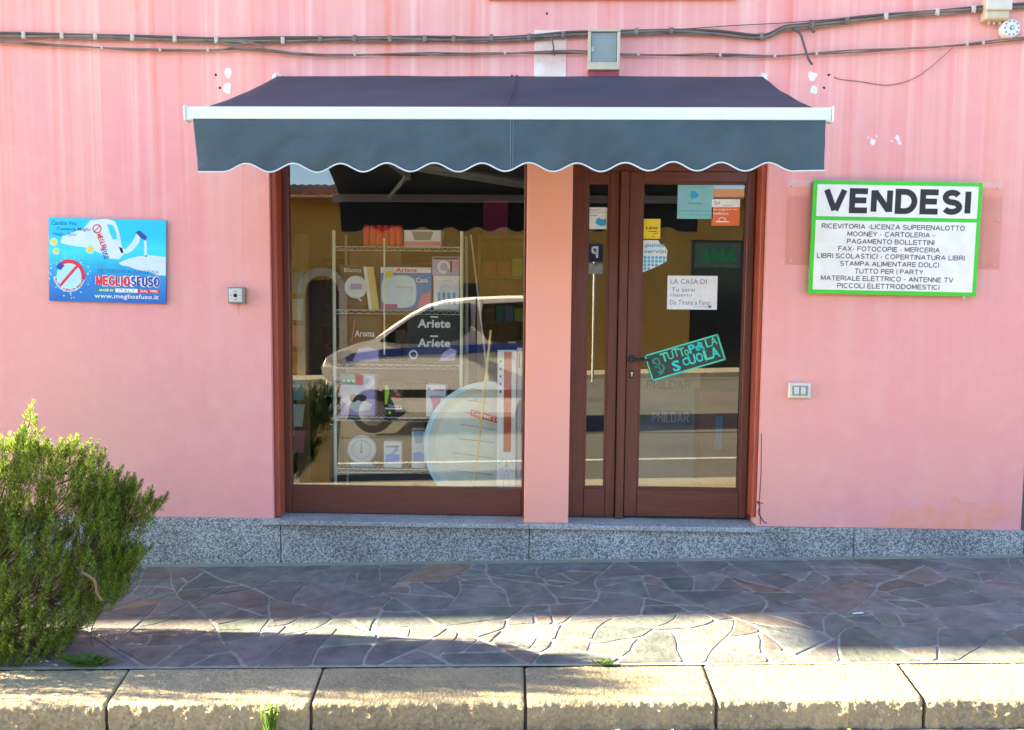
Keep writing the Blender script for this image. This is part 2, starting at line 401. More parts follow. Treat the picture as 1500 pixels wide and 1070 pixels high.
# kerb stones
kerb = struct_empty('kerb', (0, -1.7, gz(0)))
jx = [X(155, 1035, YK1), X(455, 1030, YK1), X(770, 1027, YK1), X(1050, 1027, YK1), X(1355, 1020, YK1)]
jb = [X(190, 985, YK0), X(474, 978, YK0), X(768, 975, YK0), X(1030, 972, YK0), X(1315, 968, YK0)]
step = .87
for k in range(4): jx.insert(0, jx[0]-step); jb.insert(0, jb[0]-step); jx.append(jx[-1]+step); jb.append(jb[-1]+step)
def kerb_stone(xa, xb, xa2, xb2, seed):
    nx = 110 if abs((xa+xb)/2) < 3.2 else 30
    prof = []      # (y, z, rough amplitude)
    W = YK0-YK1
    for i in range(16): prof.append((YK0, -.05+.05*i/15*1, .001)) if False else None
    prof = [(YK0-.004, -.06, 0), (YK0-.004, -.006, .001)]
    for i in range(1, 26): prof.append((YK0-.004-(W-.02)*i/26, .0, .0022))
    for i in range(7):
        a = i/6*math.pi/2; r = .022
        prof.append((YK1+r-r*math.sin(a), -r+r*math.cos(a), 0.0018+.0038*i/6))
    for i in range(1, 16): prof.append((YK1-.003*i/15, -.022-(.15-.022)*i/15, .0058))
    V, Fc = [], []
    m_ = len(prof); dzs = random.uniform(-.003, .003)
    for i in range(nx+1):
        t_ = i/nx; e = min(t_, 1-t_)*nx
        for j, (y, z, am) in enumerate(prof):
            w_ = (YK0-y)/(YK0-YK1); x = (xa2+(xb2-xa2)*t_)*(1-w_) + (xa+(xb-xa)*t_)*w_
            q = Vector((x, y, z)); 
            dn = am*(noise.noise(q*38+Vector((seed, 0, 0)))*1.2+noise.noise(q*85)*1.0) - (.004 if e < .5 else 0)
            dn2 = am*1.2*noise.noise(q*9+Vector((0, seed, 0)))
            front = 1 if j > 30 else 0
            yy = y - (dn+dn2)*front - (0 if front else 0); zz = z + (dn+dn2)*(0 if front else 1)
            V.append((x, yy, gz(x)+zz+dzs))
        if i:
            for j in range(m_-1):
                a = (i-1)*m_+j; Fc.append((a, a+1, a+m_+1, a+m_))
    Fc.append(tuple(range(m_))); Fc.append(tuple(nx*m_+j for j in range(m_)))
    mb = MB(); mb.add(V, Fc); mb.build('kerb_stone', M['kerb'], kerb, smooth=True)
for k in range(len(jx)-1):
    kerb_stone(jx[k]+.007, jx[k+1]-.007, jb[k]+.005, jb[k+1]-.005, k*3.7)
mb = MB(); mb.box(jx[0], jx[-1], YK1+.05, YK0-.02, gz(0)-.20, gz(0)-.115)
mb = MB()
for i in range(20):
    a, b_ = jx[0]+(jx[-1]-jx[0])*i/20, jx[0]+(jx[-1]-jx[0])*(i+1)/20
    mb.add([(a, YK1+.02, gz(a)-.2), (b_, YK1+.02, gz(b_)-.2), (b_, YK1+.02, gz(b_)-.022), (a, YK1+.02, gz(a)-.022), (a, YK0, gz(a)-.016), (b_, YK0, gz(b_)-.016)], [(0, 1, 2, 3), (3, 2, 5, 4)])
mb.build('joint_mortar', mat('dark_joint', (.13, .11, .08), .95, c2=(.07, .06, .04), scale=30), kerb)
# kerb continues beyond the stones built one by one
for s in (-1, 1):
    a, b_ = (jx[-1]+.01, 30) if s > 0 else (-30, jx[0]-.01)
    mb = MB(); mb.add([(a, YK1, gz(a)-.15), (b_, YK1, gz(b_)-.15), (b_, YK1, gz(b_)), (a, YK1, gz(a)), (b_, YK0, gz(b_)), (a, YK0, gz(a))], [(0, 1, 2, 3), (3, 2, 4, 5)])
    mb.build('kerb_run', M['kerb'], kerb)

# ------------------------------------------------------------------ the shop building
bld = thing('shop_building', 'pink rendered shop building with granite plinth, shop window and brown glazed door', 'building', (0, .5, gz(0)))
WX0, WX1 = -1.717, X(770, 500)        # window opening
DX0, DX1 = X(836, 500), 1.49          # door opening
TOPZ = 2.62; PZ = .138                # lintel, plinth top
BL, BR, BH = -15.0, 3.19, 6.4
REV = .32
def wall_grid():
    mb = MB()
    xs_ = [BL, WX0, WX1, DX0, DX1, BR]; zs_ = [gz(0)-.6, PZ, TOPZ, BH]
    mb.cur = 0
    for i in range(5):
        for j in range(3):
            if j == 1 and i in (1, 2, 3): continue
            if j == 0: continue
            mb.add([(xs_[i], 0, zs_[j]), (xs_[i+1], 0, zs_[j]), (xs_[i+1], 0, zs_[j+1]), (xs_[i], 0, zs_[j+1])], [(0, 1, 2, 3)])
    def rev(x): mb.add([(x, 0, PZ-.05), (x, REV, PZ-.05), (x, REV, TOPZ), (x, 0, TOPZ)], [(0, 1, 2, 3)])
    rev(WX0); rev(DX1)
    for a, b_ in ((WX0, WX1), (DX0, DX1)):
        mb.add([(a, 0, TOPZ), (b_, 0, TOPZ), (b_, REV, TOPZ), (a, REV, TOPZ)], [(0, 1, 2, 3)])
    # lintel face above pillar stays in the wall; gable ends and back
    mb.add([(BR, 0, -.6), (BR, 8, -.6), (BR, 8, BH), (BR, 0, BH)], [(0, 1, 2, 3)])
    mb.add([(BL, 0, -.6), (BL, 8, -.6), (BL, 8, BH), (BL, 0, BH)], [(0, 1, 2, 3)])
    mb.add([(BL, 8, -.6), (BR, 8, -.6), (BR, 8, BH), (BL, 8, BH)], [(0, 1, 2, 3)])
    mb.add([(BL, .002, -.6), (WX0, .002, -.6), (WX0, .002, PZ), (BL, .002, PZ)], [(0, 1, 2, 3)])
    mb.add([(DX1, .002, -.6), (BR, .002, -.6), (BR, .002, PZ), (DX1, .002, PZ)], [(0, 1, 2, 3)])
    return mb
wl = wall_grid().build('wall', M['wall'], bld)
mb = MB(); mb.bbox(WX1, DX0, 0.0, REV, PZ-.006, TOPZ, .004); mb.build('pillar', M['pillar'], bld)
# roof with overhanging eaves
M['tile'] = mat('clay_tile', (.30, .12, .06), .85, c2=(.40, .20, .10), scale=6, rand=.2)
EAV = .76
mb = MB(); mb.box(BL+2.0, BR+.3, -EAV, 8.3, BH, BH+.14); mb.box(BL+.25, BL+1.995, -.62, 8.3, BH, BH+.19); mb.build('eaves_slab', M['wall'], bld)
mb = MB(); mb.add([(BL+2, -EAV-.03, BH+.15), (BR+.3, -EAV-.03, BH+.15), (BR+.3, 4, BH+1.1), (BL+2, 4, BH+1.1), (BR+.3, 8.3, BH+.15), (BL+2, 8.3, BH+.15)], [(0, 1, 2, 3), (3, 2, 4, 5), (0, 3, 5), (1, 4, 2)])
mb.build('roof', M['tile'], bld)
# neighbour to the left closes the street and throws the first stretch of shade
nb = thing('neighbour_house', 'tall plastered house adjoining the pink shop further down the street on the left', 'building', (-22, 3, gz(-22)))
mb = MB(); mb.box(-30, BL-.01, .05, 8, -1.2, 6.45); mb.build('wall', flat('cream_plaster', (.6, .5, .36), .9), nb)
mb = MB(); mb.box(-30.2, BL+.24, -.19, 8.2, 6.46, 6.6); mb.build('roof', M['tile'], nb)

# plinth slabs (joints recessed)
pj_ = [BL, -5.6, -4.4, -3.1, X(413, 800), X(775, 800), 1.49+.62, BR+.012]
for a, b_ in zip(pj_, pj_[1:]):
    mb = MB(); x0, x1 = a+.003, b_-.003
    mb.prism([(x0, -.024, gz(x0)-.08), (x1, -.024, gz(x1)-.08), (x1, -.024, PZ-(.034 if x1 < 1.5 and x0 > -1.8 else 0)), (x0, -.024, PZ-(.034 if x1 < 1.5 and x0 > -1.8 else 0))], (0, .0235, 0))
    o = mb.build('plinth_slab', M['granite'], bld, bevel=.002)
# fix-up: slabs partly under the sill are lowered by the sill resting 2 mm proud in front of them
mb = MB(); SX0, SX1 = X(390, 766), X(775, 772)
for a, b_ in ((SX0, SX1-.001), (SX1+.001, X(1117, 780))):
    mb = MB(); z0, z1 = PZ-.03, PZ+.001
    mb.prism([(a, -.058, z0), (b_, -.058, z0), (b_, -.058, z1-.001), (a, -.058, z1-.001)], (0, .030, 0))
    mb.build('sill_front', M['granite_top'], bld, bevel=.004)
    mb = MB(); aa = max(a, WX0+.001); bb = min(b_, DX1-.001)
    mb.box(aa, bb, -.0275, REV, z0, PZ-.004); mb.build('sill', M['granite_top'], bld)

# --- shop window
FY = .15
def fr(mb, x0, x1, z0, z1, y0=FY, y1=FY+.06, b=.004): return mb.bbox(x0, x1, y0, y1, z0, z1, b)
win = MB(); gzb = Z(600, 714, FY); zb = PZ
WG0, WG1 = X(425, 500, FY), X(766, 500, FY)
swin = fr(MB(), WX0+.0, WG0, zb, TOPZ-.002).build('shop_window', M['wood'], bld)
fr(MB(), WG1, WX1+.03, zb, TOPZ-.002).build('stile', M['wood'], swin)
fr(MB(), WG0+.001, WG1-.001, zb, gzb).build('bottom_rail', M['wood_h'], swin)
fr(MB(), WG0+.001, WG1-.001, TOPZ-.09, TOPZ-.002).build('top_rail', M['wood_h'], swin)
MB().box(WG0, WG1, FY+.02, FY+.026, gzb-.01, TOPZ-.08).build('pane', M['glass'], swin)
MB().bbox(WX0+.001, WX0+.035, .03, FY-.002, PZ, TOPZ-.003, .006).build('shutter_guide', M['guide'], bld)
MB().bbox(DX1-.03, DX1-.001, .03, FY-.002, PZ+.05, TOPZ-.003, .006).build('shutter_guide', M['guide'], bld)
# --- shop door with side light
D0, D1 = DX0+.002, DX1-.002
S0, S1 = X(858, 500, FY), X(890, 500, FY)
L0, L1 = X(937, 500, FY), X(1089, 500, FY)
dzb = Z(1000, 718, FY); dzt = Z(1000, 267, FY); szt = Z(870, 267, FY); dz0 = PZ+.012
door = fr(MB(), D0, S0, PZ, TOPZ-.002).build('shop_door', M['wood'], bld)
fr(MB(), X(1101, 500, FY), D1, PZ, TOPZ-.002).build('door_frame', M['wood'], door)
fr(MB(), S0+.001, X(1101, 500, FY)-.001, szt+.07, TOPZ-.002).build('door_frame', M['wood_h'], door)
fr(MB(), S1, X(904, 500, FY), PZ, szt+.069).build('stile', M['wood'], door)
fr(MB(), X(905, 500, FY), X(917, 500, FY), PZ, szt+.069, FY-.022, FY+.03).build('stile', M['wood'], door)
fr(MB(), S0+.001, S1-.001, PZ, dzb).build('bottom_rail', M['wood_h'], door)
fr(MB(), S0+.001, S1-.001, szt, szt+.069).build('top_rail', M['wood_h'], door)
fr(MB(), X(918, 500, FY), L0, dz0, szt+.069, FY-.006, FY+.05).build('stile', M['wood'], door)
fr(MB(), L1, X(1100, 500, FY), dz0, szt+.069, FY-.006, FY+.05).build('stile', M['wood'], door)
fr(MB(), L0+.001, L1-.001, dz0, dzb, FY-.006, FY+.05).build('bottom_rail', M['wood_h'], door)
fr(MB(), L0+.001, L1-.001, dzt, szt+.069, FY-.006, FY+.05).build('top_rail', M['wood_h'], door)
# glazing beads
for (a, b_) in ((S0, S1), (L0, L1)):
    t1 = dzt if a == L0 else szt
    mb = MB(); w_ = .012; y0, y1 = FY+.008, FY+.02
    mb.box(a, a+w_, y0, y1, dzb, t1); mb.box(b_-w_, b_, y0, y1, dzb, t1); mb.box(a+w_, b_-w_, y0, y1, dzb, dzb+w_); mb.box(a+w_, b_-w_, y0, y1, t1-w_, t1)
    mb.build('glazing_bead', M['wood'], door)
MB().box(S0-.005, S1+.005, FY+.021, FY+.027, dzb-.01, szt+.01).build('pane', M['glass'], door)
MB().box(L0-.005, L1+.005, FY+.0215, FY+.0275, dzb-.01, dzt+.01).build('pane', M['glass'], door)
M['black'] = flat('black_metal', (.02, .02, .022), .35)
hx, hz = X(925, 526, FY), Z(925, 526, FY)
mb = MB(); mb.lathe([(.024, -.001), (.026, .004), (.022, .012), (.010, .014), (.010, .045)], (hx, FY-.006, hz), 'Y', 20)
mb.tube([(hx, FY-.045, hz), (hx+.01, FY-.052, hz), (hx+.05, FY-.054, hz-.004), (hx+.115, FY-.050, hz-.006)], [.010, .010, .009, .008], 10)
mb.build('handle', M['black'], door, smooth=True)
kx, kz = X(925, 548, FY), Z(925, 548, FY)
mb = MB(); mb.bbox(kx-.013, kx+.013, FY-.012, FY-.006, kz-.026, kz+.026, .003); mb.build('keyhole_plate', M['black'], door)
mb = MB(); mb.lathe([(.008, .0), (.008, .009), (.006, .010)], (kx, FY-.012, kz+.006), 'Y', 16); mb.box(kx-.004, kx+.004, FY-.021, FY-.012, kz-.016, kz+.004)
mb.build('lock_cylinder', mat('brass', (.75, .66, .45), .3, metal=.9), door)

# wear on the wall
def disc(mb, cx, cz, r, y0, y1, n=14, jit=0, seed=0):
    rr = random.Random(seed)
    pl = []
    for k in range(n):
        a = 2*math.pi*k/n; q = r*(1+rr.uniform(-jit, jit)); pl.append((cx+q*math.cos(a), y0, cz+q*math.sin(a)))
    return mb.prism(pl, (0, y1-y0, 0))
for i, (px_, py_, w_, h_) in enumerate(((334, 107, 5, 8), (333, 130, 6, 9), (1190, 112, 6, 7), (1192, 132, 6, 6))):
    c = P(px_, py_); mb = MB(); pl = []
    rr = random.Random(i)
    for k in range(12):
        a = 2*math.pi*k/12; q = 1+rr.uniform(-.25, .2); pl.append((c.x+w_/225*q*math.cos(a), -.002, c.z+h_/225*q*math.sin(a)))
    mb.prism(pl, (0, .003, 0)); mb.build('plaster_patch', M['plaster'], bld)
for i, (px_, py_) in enumerate(((316, 110), (322, 129), (1214, 110), (1207, 129), (801, 20), (750, 112), (757, 112))):
    c = P(px_, py_); disc(MB(), c.x, c.z, .008, -.0015, .001, 8, .2, i).build('screw_hole', M['dark'], bld)
for i, (px_, py_, r) in enumerate(((1278, 207, .02), (1284, 200, .008), (1315, 203, .018), (1318, 210, .01), (1272, 202, .006), (1306, 207, .006))):
    c = P(px_, py_); disc(MB(), c.x, c.z, r, -.0012, .001, 10, .5, i+30).build('scuff_mark', M['plaster'], bld)
# peeled patch above plinth at right: irregular outline
rr = random.Random(5); pl = []
topc = [(1290, 764), (1293, 756), (1305, 752), (1312, 743), (1330, 742), (1345, 748), (1352, 740), (1366, 741), (1376, 750), (1388, 742), (1384, 730), (1392, 735), (1400, 728), (1410, 736), (1432, 738), (1440, 744), (1452, 740), (1461, 733), (1470, 744), (1478, 741), (1482, 752), (1476, 760), (1466, 756), (1458, 762), (1450, 769)]
pl = [P(a+rr.uniform(-2, 2), b_+rr.uniform(-2, 2)) for a, b_ in topc]
mb = MB(); mb.prism([(p.x, -.0015, max(PZ+.004, p.z)) for p in pl[:-1]] + [(pl[-1].x, -.0015, PZ+.004), (pl[0].x, -.0015, PZ+.004)], (0, .003, 0)); mb.build('peeled_patch', M['orange_pl'], bld)
# cracks beside the door
mb = MB(); mb.tube([(1.497, -.001, .75), (1.503, -.001, .5), (1.498, -.001, .3), (1.51, -.001, .15)], .0022, 4); mb.tube([P(1109, 735, -.001), P(1113, 741, -.001), P(1111, 752, -.001), P(1118, 764, -.001), P(1123, 767, -.001)], .003, 4)
mb.tube([P(1109, 735, -.001), P(1118, 738, -.001)], .0025, 4)
mb.build('crack', M['dark'], bld)
# upper window sill band at the very top of the frame
mb = MB(); a, b_ = X(716, 3), X(1078, 3); mb.bbox(a, b_, -.035, .02, Z(900, 1), Z(900, 3)+.07, .006); mb.build('upper_sill', flat('salmon_sill_paint', (.86, .42, .32), .8), bld)
MB().box(a+.15, b_-.15, -.003, .05, Z(900, 3)+.071, Z(900, 3)+1.5).build('upper_shutter', flat('brown_shutter', (.16, .06, .04)), bld)
# flush cover plate
mb = MB(); a = P(783, 45); b_ = P(829, 118); mb.bbox(a.x, b_.x, -.008, .001, b_.z, a.z, .003); mb.build('cover_plate', M['palepatch'], bld)
disc(MB(), P(789, 90).x, P(789, 90).z, .005, -.010, -.007, 8).build('screw', M['clip'], bld)
disc(MB(), P(824, 90).x, P(824, 90).z, .005, -.010, -.007, 8).build('screw', M['clip'], bld)
# downpipe & recess beyond the corner
dp = thing('downpipe', 'dark metal downpipe at the right hand corner of the pink building', 'downpipe', (3.30, .02, gz(3.3)))
mb = MB(); mb.tube([(3.30, .03, gz(3.3)-.02), (3.30, .03, .72)], .055, 14); mb.build('pipe', flat('dark_pipe', (.03, .032, .04), .5), dp, smooth=True)
mb = MB(); mb.tube([(3.30, .03, .72), (3.30, .03, BH)], .042, 14); mb.build('upper_pipe', flat('pink_pipe', (.6, .3, .26), .5), dp, smooth=True)
nb2 = thing('garden_wall', 'grey rendered wall continuing past the right corner of the pink shop', 'wall', (6, .3, gz(6)))
MB().box(BR+.02, 20, .15, .5, -.3, 2.6).build('wall', flat('grey_render', (.32, .30, .29), .9), nb2)
MB().box(BR+.02, 20, .1, .55, 2.602, 2.68).build('coping', M['kerb'], nb2)

# ------------------------------------------------------------------ shop interior shell
IW = flat('olive_interior_wall', (.13, .12, .07), .9); IC = flat('dim_ceiling', (.17, .16, .11), .9)
IF = mat('brown_floor_tiles', (.10, .07, .05), .4, c2=(.14, .1, .07), scale=4)
ix0, ix1, iy0, iy1, iz0, iz1 = -2.3, 2.2, .335, 4.2, .10, 2.75
mb = MB(); mb.box(ix0, ix1, iy0, iy1, iz0-.1, iz0); mb.build('shop_floor', IF, bld)
mb = MB(); mb.box(ix0, ix1, iy0, iy1, iz1, iz1+.1); mb.build('shop_ceiling', IC, bld)
mb = MB(); mb.box(ix0-.1, ix0, iy0, iy1, iz0, iz1); mb.box(ix1, ix1+.1, iy0, iy1, iz0, iz1); mb.box(ix0, ix1, iy1, iy1+.1, iz0, iz1)
mb.box(ix0, WX0, REV+.001, iy0+.03, iz0, iz1); mb.box(DX1, ix1, REV+.001, iy0+.03, iz0, iz1); mb.box(WX0, DX1, REV+.001, iy0+.03, TOPZ, iz1)
mb.build('interior_wall', IW, bld)

# ------------------------------------------------------------------ flat print: sheets with a u,v frame
class Sheet:
    """a flat board given by three corners; u to the right 0..1, v down 0..1; o = millimetres proud of the face"""
    def __init__(s, tl, tr, bl, face=-1):
        s.o = Vector(tl); s.U = Vector(tr)-s.o; s.V = Vector(bl)-s.o
        s.N = s.V.cross(s.U).normalized()
        if s.N.y*face < 0: s.N = -s.N
    def p(s, u, v, o=0): return s.o + s.U*u + s.V*v + s.N*o*.001
    def poly(s, mb, uv, o=1, t=.6):
        return mb.prism([s.p(u, v, o-t) for u, v in uv], s.N*t*.001)
    def rect(s, mb, u0, v0, u1, v1, o=1, t=.6): return s.poly(mb, [(u0, v0), (u1, v0), (u1, v1), (u0, v1)], o, t)
    def asp(s): return s.U.length/s.V.length
    def circ(s, mb, u, v, r, o=1, n=24, ry=None, t=.6):
        ru = r/s.asp() if ry is None else r; rv = r if ry is None else ry
        return s.poly(mb, [(u+ru*math.cos(2*math.pi*k/n), v+rv*math.sin(2*math.pi*k/n)) for k in range(n)], o, t)
    def ring(s, mb, u, v, r, w_, o=1, n=36, a0=0, a1=360):
        A = s.asp(); V = []; Fc = []
        for k in range(n+1):
            a = R_(a0+(a1-a0)*k/n)
            for q in (r-w_, r): V.append(s.p(u+q*math.cos(a)/A, v+q*math.sin(a), o))
            if k: Fc.append((2*k-2, 2*k-1, 2*k+1, 2*k))
        return mb.add(V, Fc)
    def line(s, mb, uv, w_, o=1):
        # w in metres
        for a, b_ in zip(uv, uv[1:]):
            pa, pb = s.p(*a, o), s.p(*b_, o); d = (pb-pa)
            if d.length < 1e-6: continue
            e = d.normalized(); n = e.cross(s.N)*w_/2; pa = pa-e*w_*.3; pb = pb+e*w_*.3
            mb.add([pa+n, pb+n, pb-n, pa-n], [(0, 1, 2, 3)])
        return mb
_tc = {}
def glyphs(txt, bold):
    k = (txt, bold)
    if k in _tc: return _tc[k]
    cu = bpy.data.curves.new('t', 'FONT'); cu.body = txt; cu.size = 1; cu.offset = bold; cu.resolution_u = 2; cu.space_character = 1.0+bold*1.2
    o = bpy.data.objects.new('t', cu); col.objects.link(o)
    bpy.context.view_layer.update(); dg = bpy.context.evaluated_depsgraph_get()
    me = o.evaluated_get(dg).to_mesh()
    V = [tuple(v.co) for v in me.vertices]; Fc = [tuple(p.vertices) for p in me.polygons]
    o.evaluated_get(dg).to_mesh_clear(); bpy.data.objects.remove(o); bpy.data.curves.remove(cu)
    xs_ = [v[0] for v in V]; ys_ = [v[1] for v in V]
    if not V: return None
    _tc[k] = (V, Fc, min(xs_), max(xs_), min(ys_), max(ys_)); return _tc[k]
def text(mb, sh, txt, u0, v0, u1, v1, o=1.2, bold=0.0, slant=0, keep=False, rot=0):
    g_ = glyphs(txt, bold)
    if not g_: return mb
    V, Fc, xa, xb, ya, yb = g_
    out = []
    cu_, cv_ = (u0+u1)/2, (v0+v1)/2
    for x, y, z in V:
        fx = (x-xa)/(xb-xa); fy = (y-ya)/(yb-ya)
        u = u0+(u1-u0)*fx; v = v1+(v0-v1)*fy
        u += slant*(v1-v)/sh.asp()
        if rot:
            A = sh.asp(); a = R_(rot); du, dv = (u-cu_)*A, v-cv_
            u = cu_+(du*math.cos(a)-dv*math.sin(a))/A; v = cv_+du*math.sin(a)+dv*math.cos(a)
        out.append(sh.p(u, v, o))
    return mb.add(out, Fc)
def arc(cx, cy, rx, ry, a0, a1, n=10):
    return [(cx+rx*math.cos(R_(a0+(a1-a0)*k/n)), cy+ry*math.sin(R_(a0+(a1-a0)*k/n))) for k in range(n+1)]
# grotesque capitals as pen strokes on a 1-high body, y up: (width, strokes)
G = {
 'A': (.72, [[(0, 0), (.345, 1)], [(.375, 1), (.72, 0)], [(.12, .33), (.60, .33)]]), 'B': (.62, [[(0, 0), (0, 1), (.33, 1)]+arc(.36, .76, .22, .24, 90, -90)+[(0, .52)], [(.36, .52)]+arc(.38, .26, .24, .26, 90, -90)+[(0, 0)]]),
 'C': (.68, [arc(.36, .5, .36, .5, 45, 315, 18)]), 'D': (.66, [[(0, 0), (0, 1), (.28, 1)]+arc(.28, .5, .38, .5, 90, -90, 14)+[(0, 0)]]),
 'E': (.54, [[(.62, 1), (0, 1), (0, 0), (.62, 0)], [(0, .52), (.57, .52)]]), 'F': (.50, [[(.58, 1), (0, 1), (0, -.06)], [(0, .52), (.5, .52)]]),
 'G': (.70, [arc(.36, .5, .36, .5, 50, 330, 18)+[(.70, .46), (.40, .46)]]), 'H': (.64, [[(0, -.06), (0, 1.06)], [(.64, -.06), (.64, 1.06)], [(0, .52), (.64, .52)]]),
 'I': (.0, [[(0, -.07), (0, 1.07)]]), 'L': (.50, [[(0, 1.06), (0, 0), (.57, 0)]]), 'M': (.74, [[(0, 0), (0, 1.06)], [(.02, 1), (.37, .1)], [(.37, .1), (.72, 1)], [(.74, 1.06), (.74, 0)]]), 'N': (.64, [[(0, -.06), (0, 1.06)], [(.03, 1), (.61, 0)], [(.64, -.06), (.64, 1.06)]]),
 'O': (.74, [arc(.37, .5, .37, .5, 0, 360, 22)]), 'P': (.58, [[(0, 0), (0, 1), (.32, 1)]+arc(.34, .74, .24, .26, 90, -90)+[(0, .48)]]),
 'R': (.64, [[(0, 0), (0, 1), (.34, 1)]+arc(.36, .75, .24, .25, 90, -90)+[(0, .5)], [(.32, .5), (.64, 0)]]),
 'S': (.60, [arc(.30, .75, .27, .25, 25, 270, 12)+arc(.30, .25, .30, .25, 90, -155, 12)]), 'T': (.62, [[(-.05, 1), (.67, 1)], [(.31, 1), (.31, -.06)]]),
 'U': (.62, [[(0, 1), (0, .3)]+arc(.31, .3, .31, .3, 180, 360, 10)+[(.62, 1)]]), 'V': (.70, [[(-.01, 1.05), (.33, -.02)], [(.37, -.02), (.71, 1.05)]]), 'X': (.64, [[(0, 0), (.64, 1)], [(0, 1), (.64, 0)]]), 'Y': (.66, [[(0, 1), (.33, .48), (.66, 1)], [(.33, .48), (.33, 0)]]), 'Q': (.74, [arc(.37, .5, .37, .5, 0, 360, 22), [(.45, .2), (.72, -.05)]]), 'Z': (.6, [[(0, 1), (.6, 1), (0, 0), (.6, 0)]]),
 '-': (.26, [[(0, .4), (.26, .4)]]), ' ': (.12, []), '1': (.2, [[(0, .8), (.2, 1), (.2, 0)]]), '9': (.5, [arc(.25, .7, .25, .3, 0, 360, 14), [(.5, .7), (.3, 0)]]), '0': (.5, [arc(.25, .5, .25, .5, 0, 360, 16)])}
def caps(mb, sh, txt, u0, v0, u1, v1, o=1.2, wt=.14, gap=.2, rot=0):
    # wt: stroke weight in cap heights
    tot = sum(G[c][0]+gap for c in txt)-gap + wt; H = abs(v1-v0); A = sh.asp(); w_ = (u1-u0)/tot; h_ = (v1-v0)
    x0 = wt/2; lay = 0; hm = sh.V.length*H; wm = sh.U.length*w_; th = wt*min(hm, wm*1.15)
    k_ = 1-wt*min(1, wm*1.15/hm); cu_, cv_ = (u0+u1)/2, (v0+v1)/2
    for c in txt:
        for st in G[c][1]:
            pts = [(u0+w_*(x0+x), v1-h_*((1-k_)/2+k_*y)) for x, y in st]
            if rot:
                a = R_(rot); pts = [(cu_+((u-cu_)*A*math.cos(a)-(v-cv_)*math.sin(a))/A, cv_+(u-cu_)*A*math.sin(a)+(v-cv_)*math.cos(a)) for u, v in pts]
            lay = (lay+1) % 7; q = [sh.p(u, v, o)+sh.N*lay*.00004 for u, v in pts]; L_, R2 = [], []; m = len(q); closed = (q[0]-q[-1]).length < 1e-5
            for i in range(m):
                a = (q[i]-q[i-1]) if i else (q[i]-q[-2] if closed else q[1]-q[0]); b = (q[i+1]-q[i]) if i < m-1 else (q[1]-q[0] if closed else q[-1]-q[-2])
                if a.length < 1e-7: a = b
                if b.length < 1e-7: b = a
                if a.length < 1e-7: continue
                n1 = a.normalized().cross(sh.N); n2 = b.normalized().cross(sh.N); n = n1+n2
                if n.length < .2: n = n1
                n.normalize(); k = th/2/max(.62, n.dot(n1)); L_.append(q[i]+n*k); R2.append(q[i]-n*k)
            m = len(L_); mb.add(L_+R2, [(i, i+1, m+i+1, m+i) for i in range(m-1)])
        x0 += G[c][0]+gap
    return mb
def pr(name, m, parent, fn, *a, **k):
    mb = MB(); fn(mb, *a, **k); return mb.build(name, m, parent)

# ------------------------------------------------------------------ awning
AY = -1.22
aw = thing('awning', 'navy blue fabric awning with white front bar and scalloped valance over the shop front', 'awning', ((X(275, 160, AY)+X(1215, 160, AY))/2, 0, 2.9))
bx0, bx1 = X(274, 165, AY), X(1217, 163, AY); bz1 = Z(745, 158, AY); bz0 = Z(745, 178, AY)
mb = MB(); mb.bbox(bx0, bx1, AY-.02, AY+.035, bz0, bz1, .008); fb = mb.build('front_bar', M['white_metal'], aw)
for s, x_ in ((-1, bx0), (1, bx1)):
    MB().bbox(min(x_, x_+s*.008), max(x_, x_+s*.008), AY-.024, AY+.039, bz0-.004, bz1+.004, .003).build('end_cap', M['white_metal'], aw)
RZ = Z(760, 112, -.09)+.0
cx0, cx1 = X(406, 112, -.09), X(1117, 112, -.09)
fx0, fx1 = bx0+.05, bx1-.05
V = []; Fc = []; nx, ny = 64, 18
for j in range(ny+1):
    t_ = j/ny; 
    for i in range(nx+1):
        s_ = i/nx; x = (cx0+(cx1-cx0)*s_)*(1-t_)+(fx0+(fx1-fx0)*s_)*t_
        y = -.09+(AY+.02+.09)*t_; z = RZ+(bz1-.004-RZ)*t_ - .018*math.sin(math.pi*t_)*(1+.3*noise.noise(Vector((x*2, y*2, 0)))) + .004*noise.noise(Vector((x*3, y*5, 4)))
        V.append((x, y, z))
for j in range(ny):
    for i in range(nx): a = j*(nx+1)+i; Fc.append((a, a+1, a+nx+2, a+nx+1))
mb = MB(); mb.add(V, Fc); cn = mb.build('canopy', M['fabric'], aw, smooth=True)
md = cn.modifiers.new('s', 'SOLIDIFY'); md.thickness = .0015
# seams of the canopy
mb = MB()
for pxs in ((751, 748),):
    for dx in (0, .018): mb.tube([(X(757, 112, -.09)+dx, -.095, RZ+.001)]+[(X(757, 112, -.09)+dx-.03*t_, -.09+(AY+.11)*t_, RZ+(bz1-RZ)*t_-.018*math.sin(math.pi*t_)+.002) for t_ in (.25, .5, .75, .97)], .0016, 4)
mb.build('seam', flat('dark_thread', (.03, .03, .05)), aw)
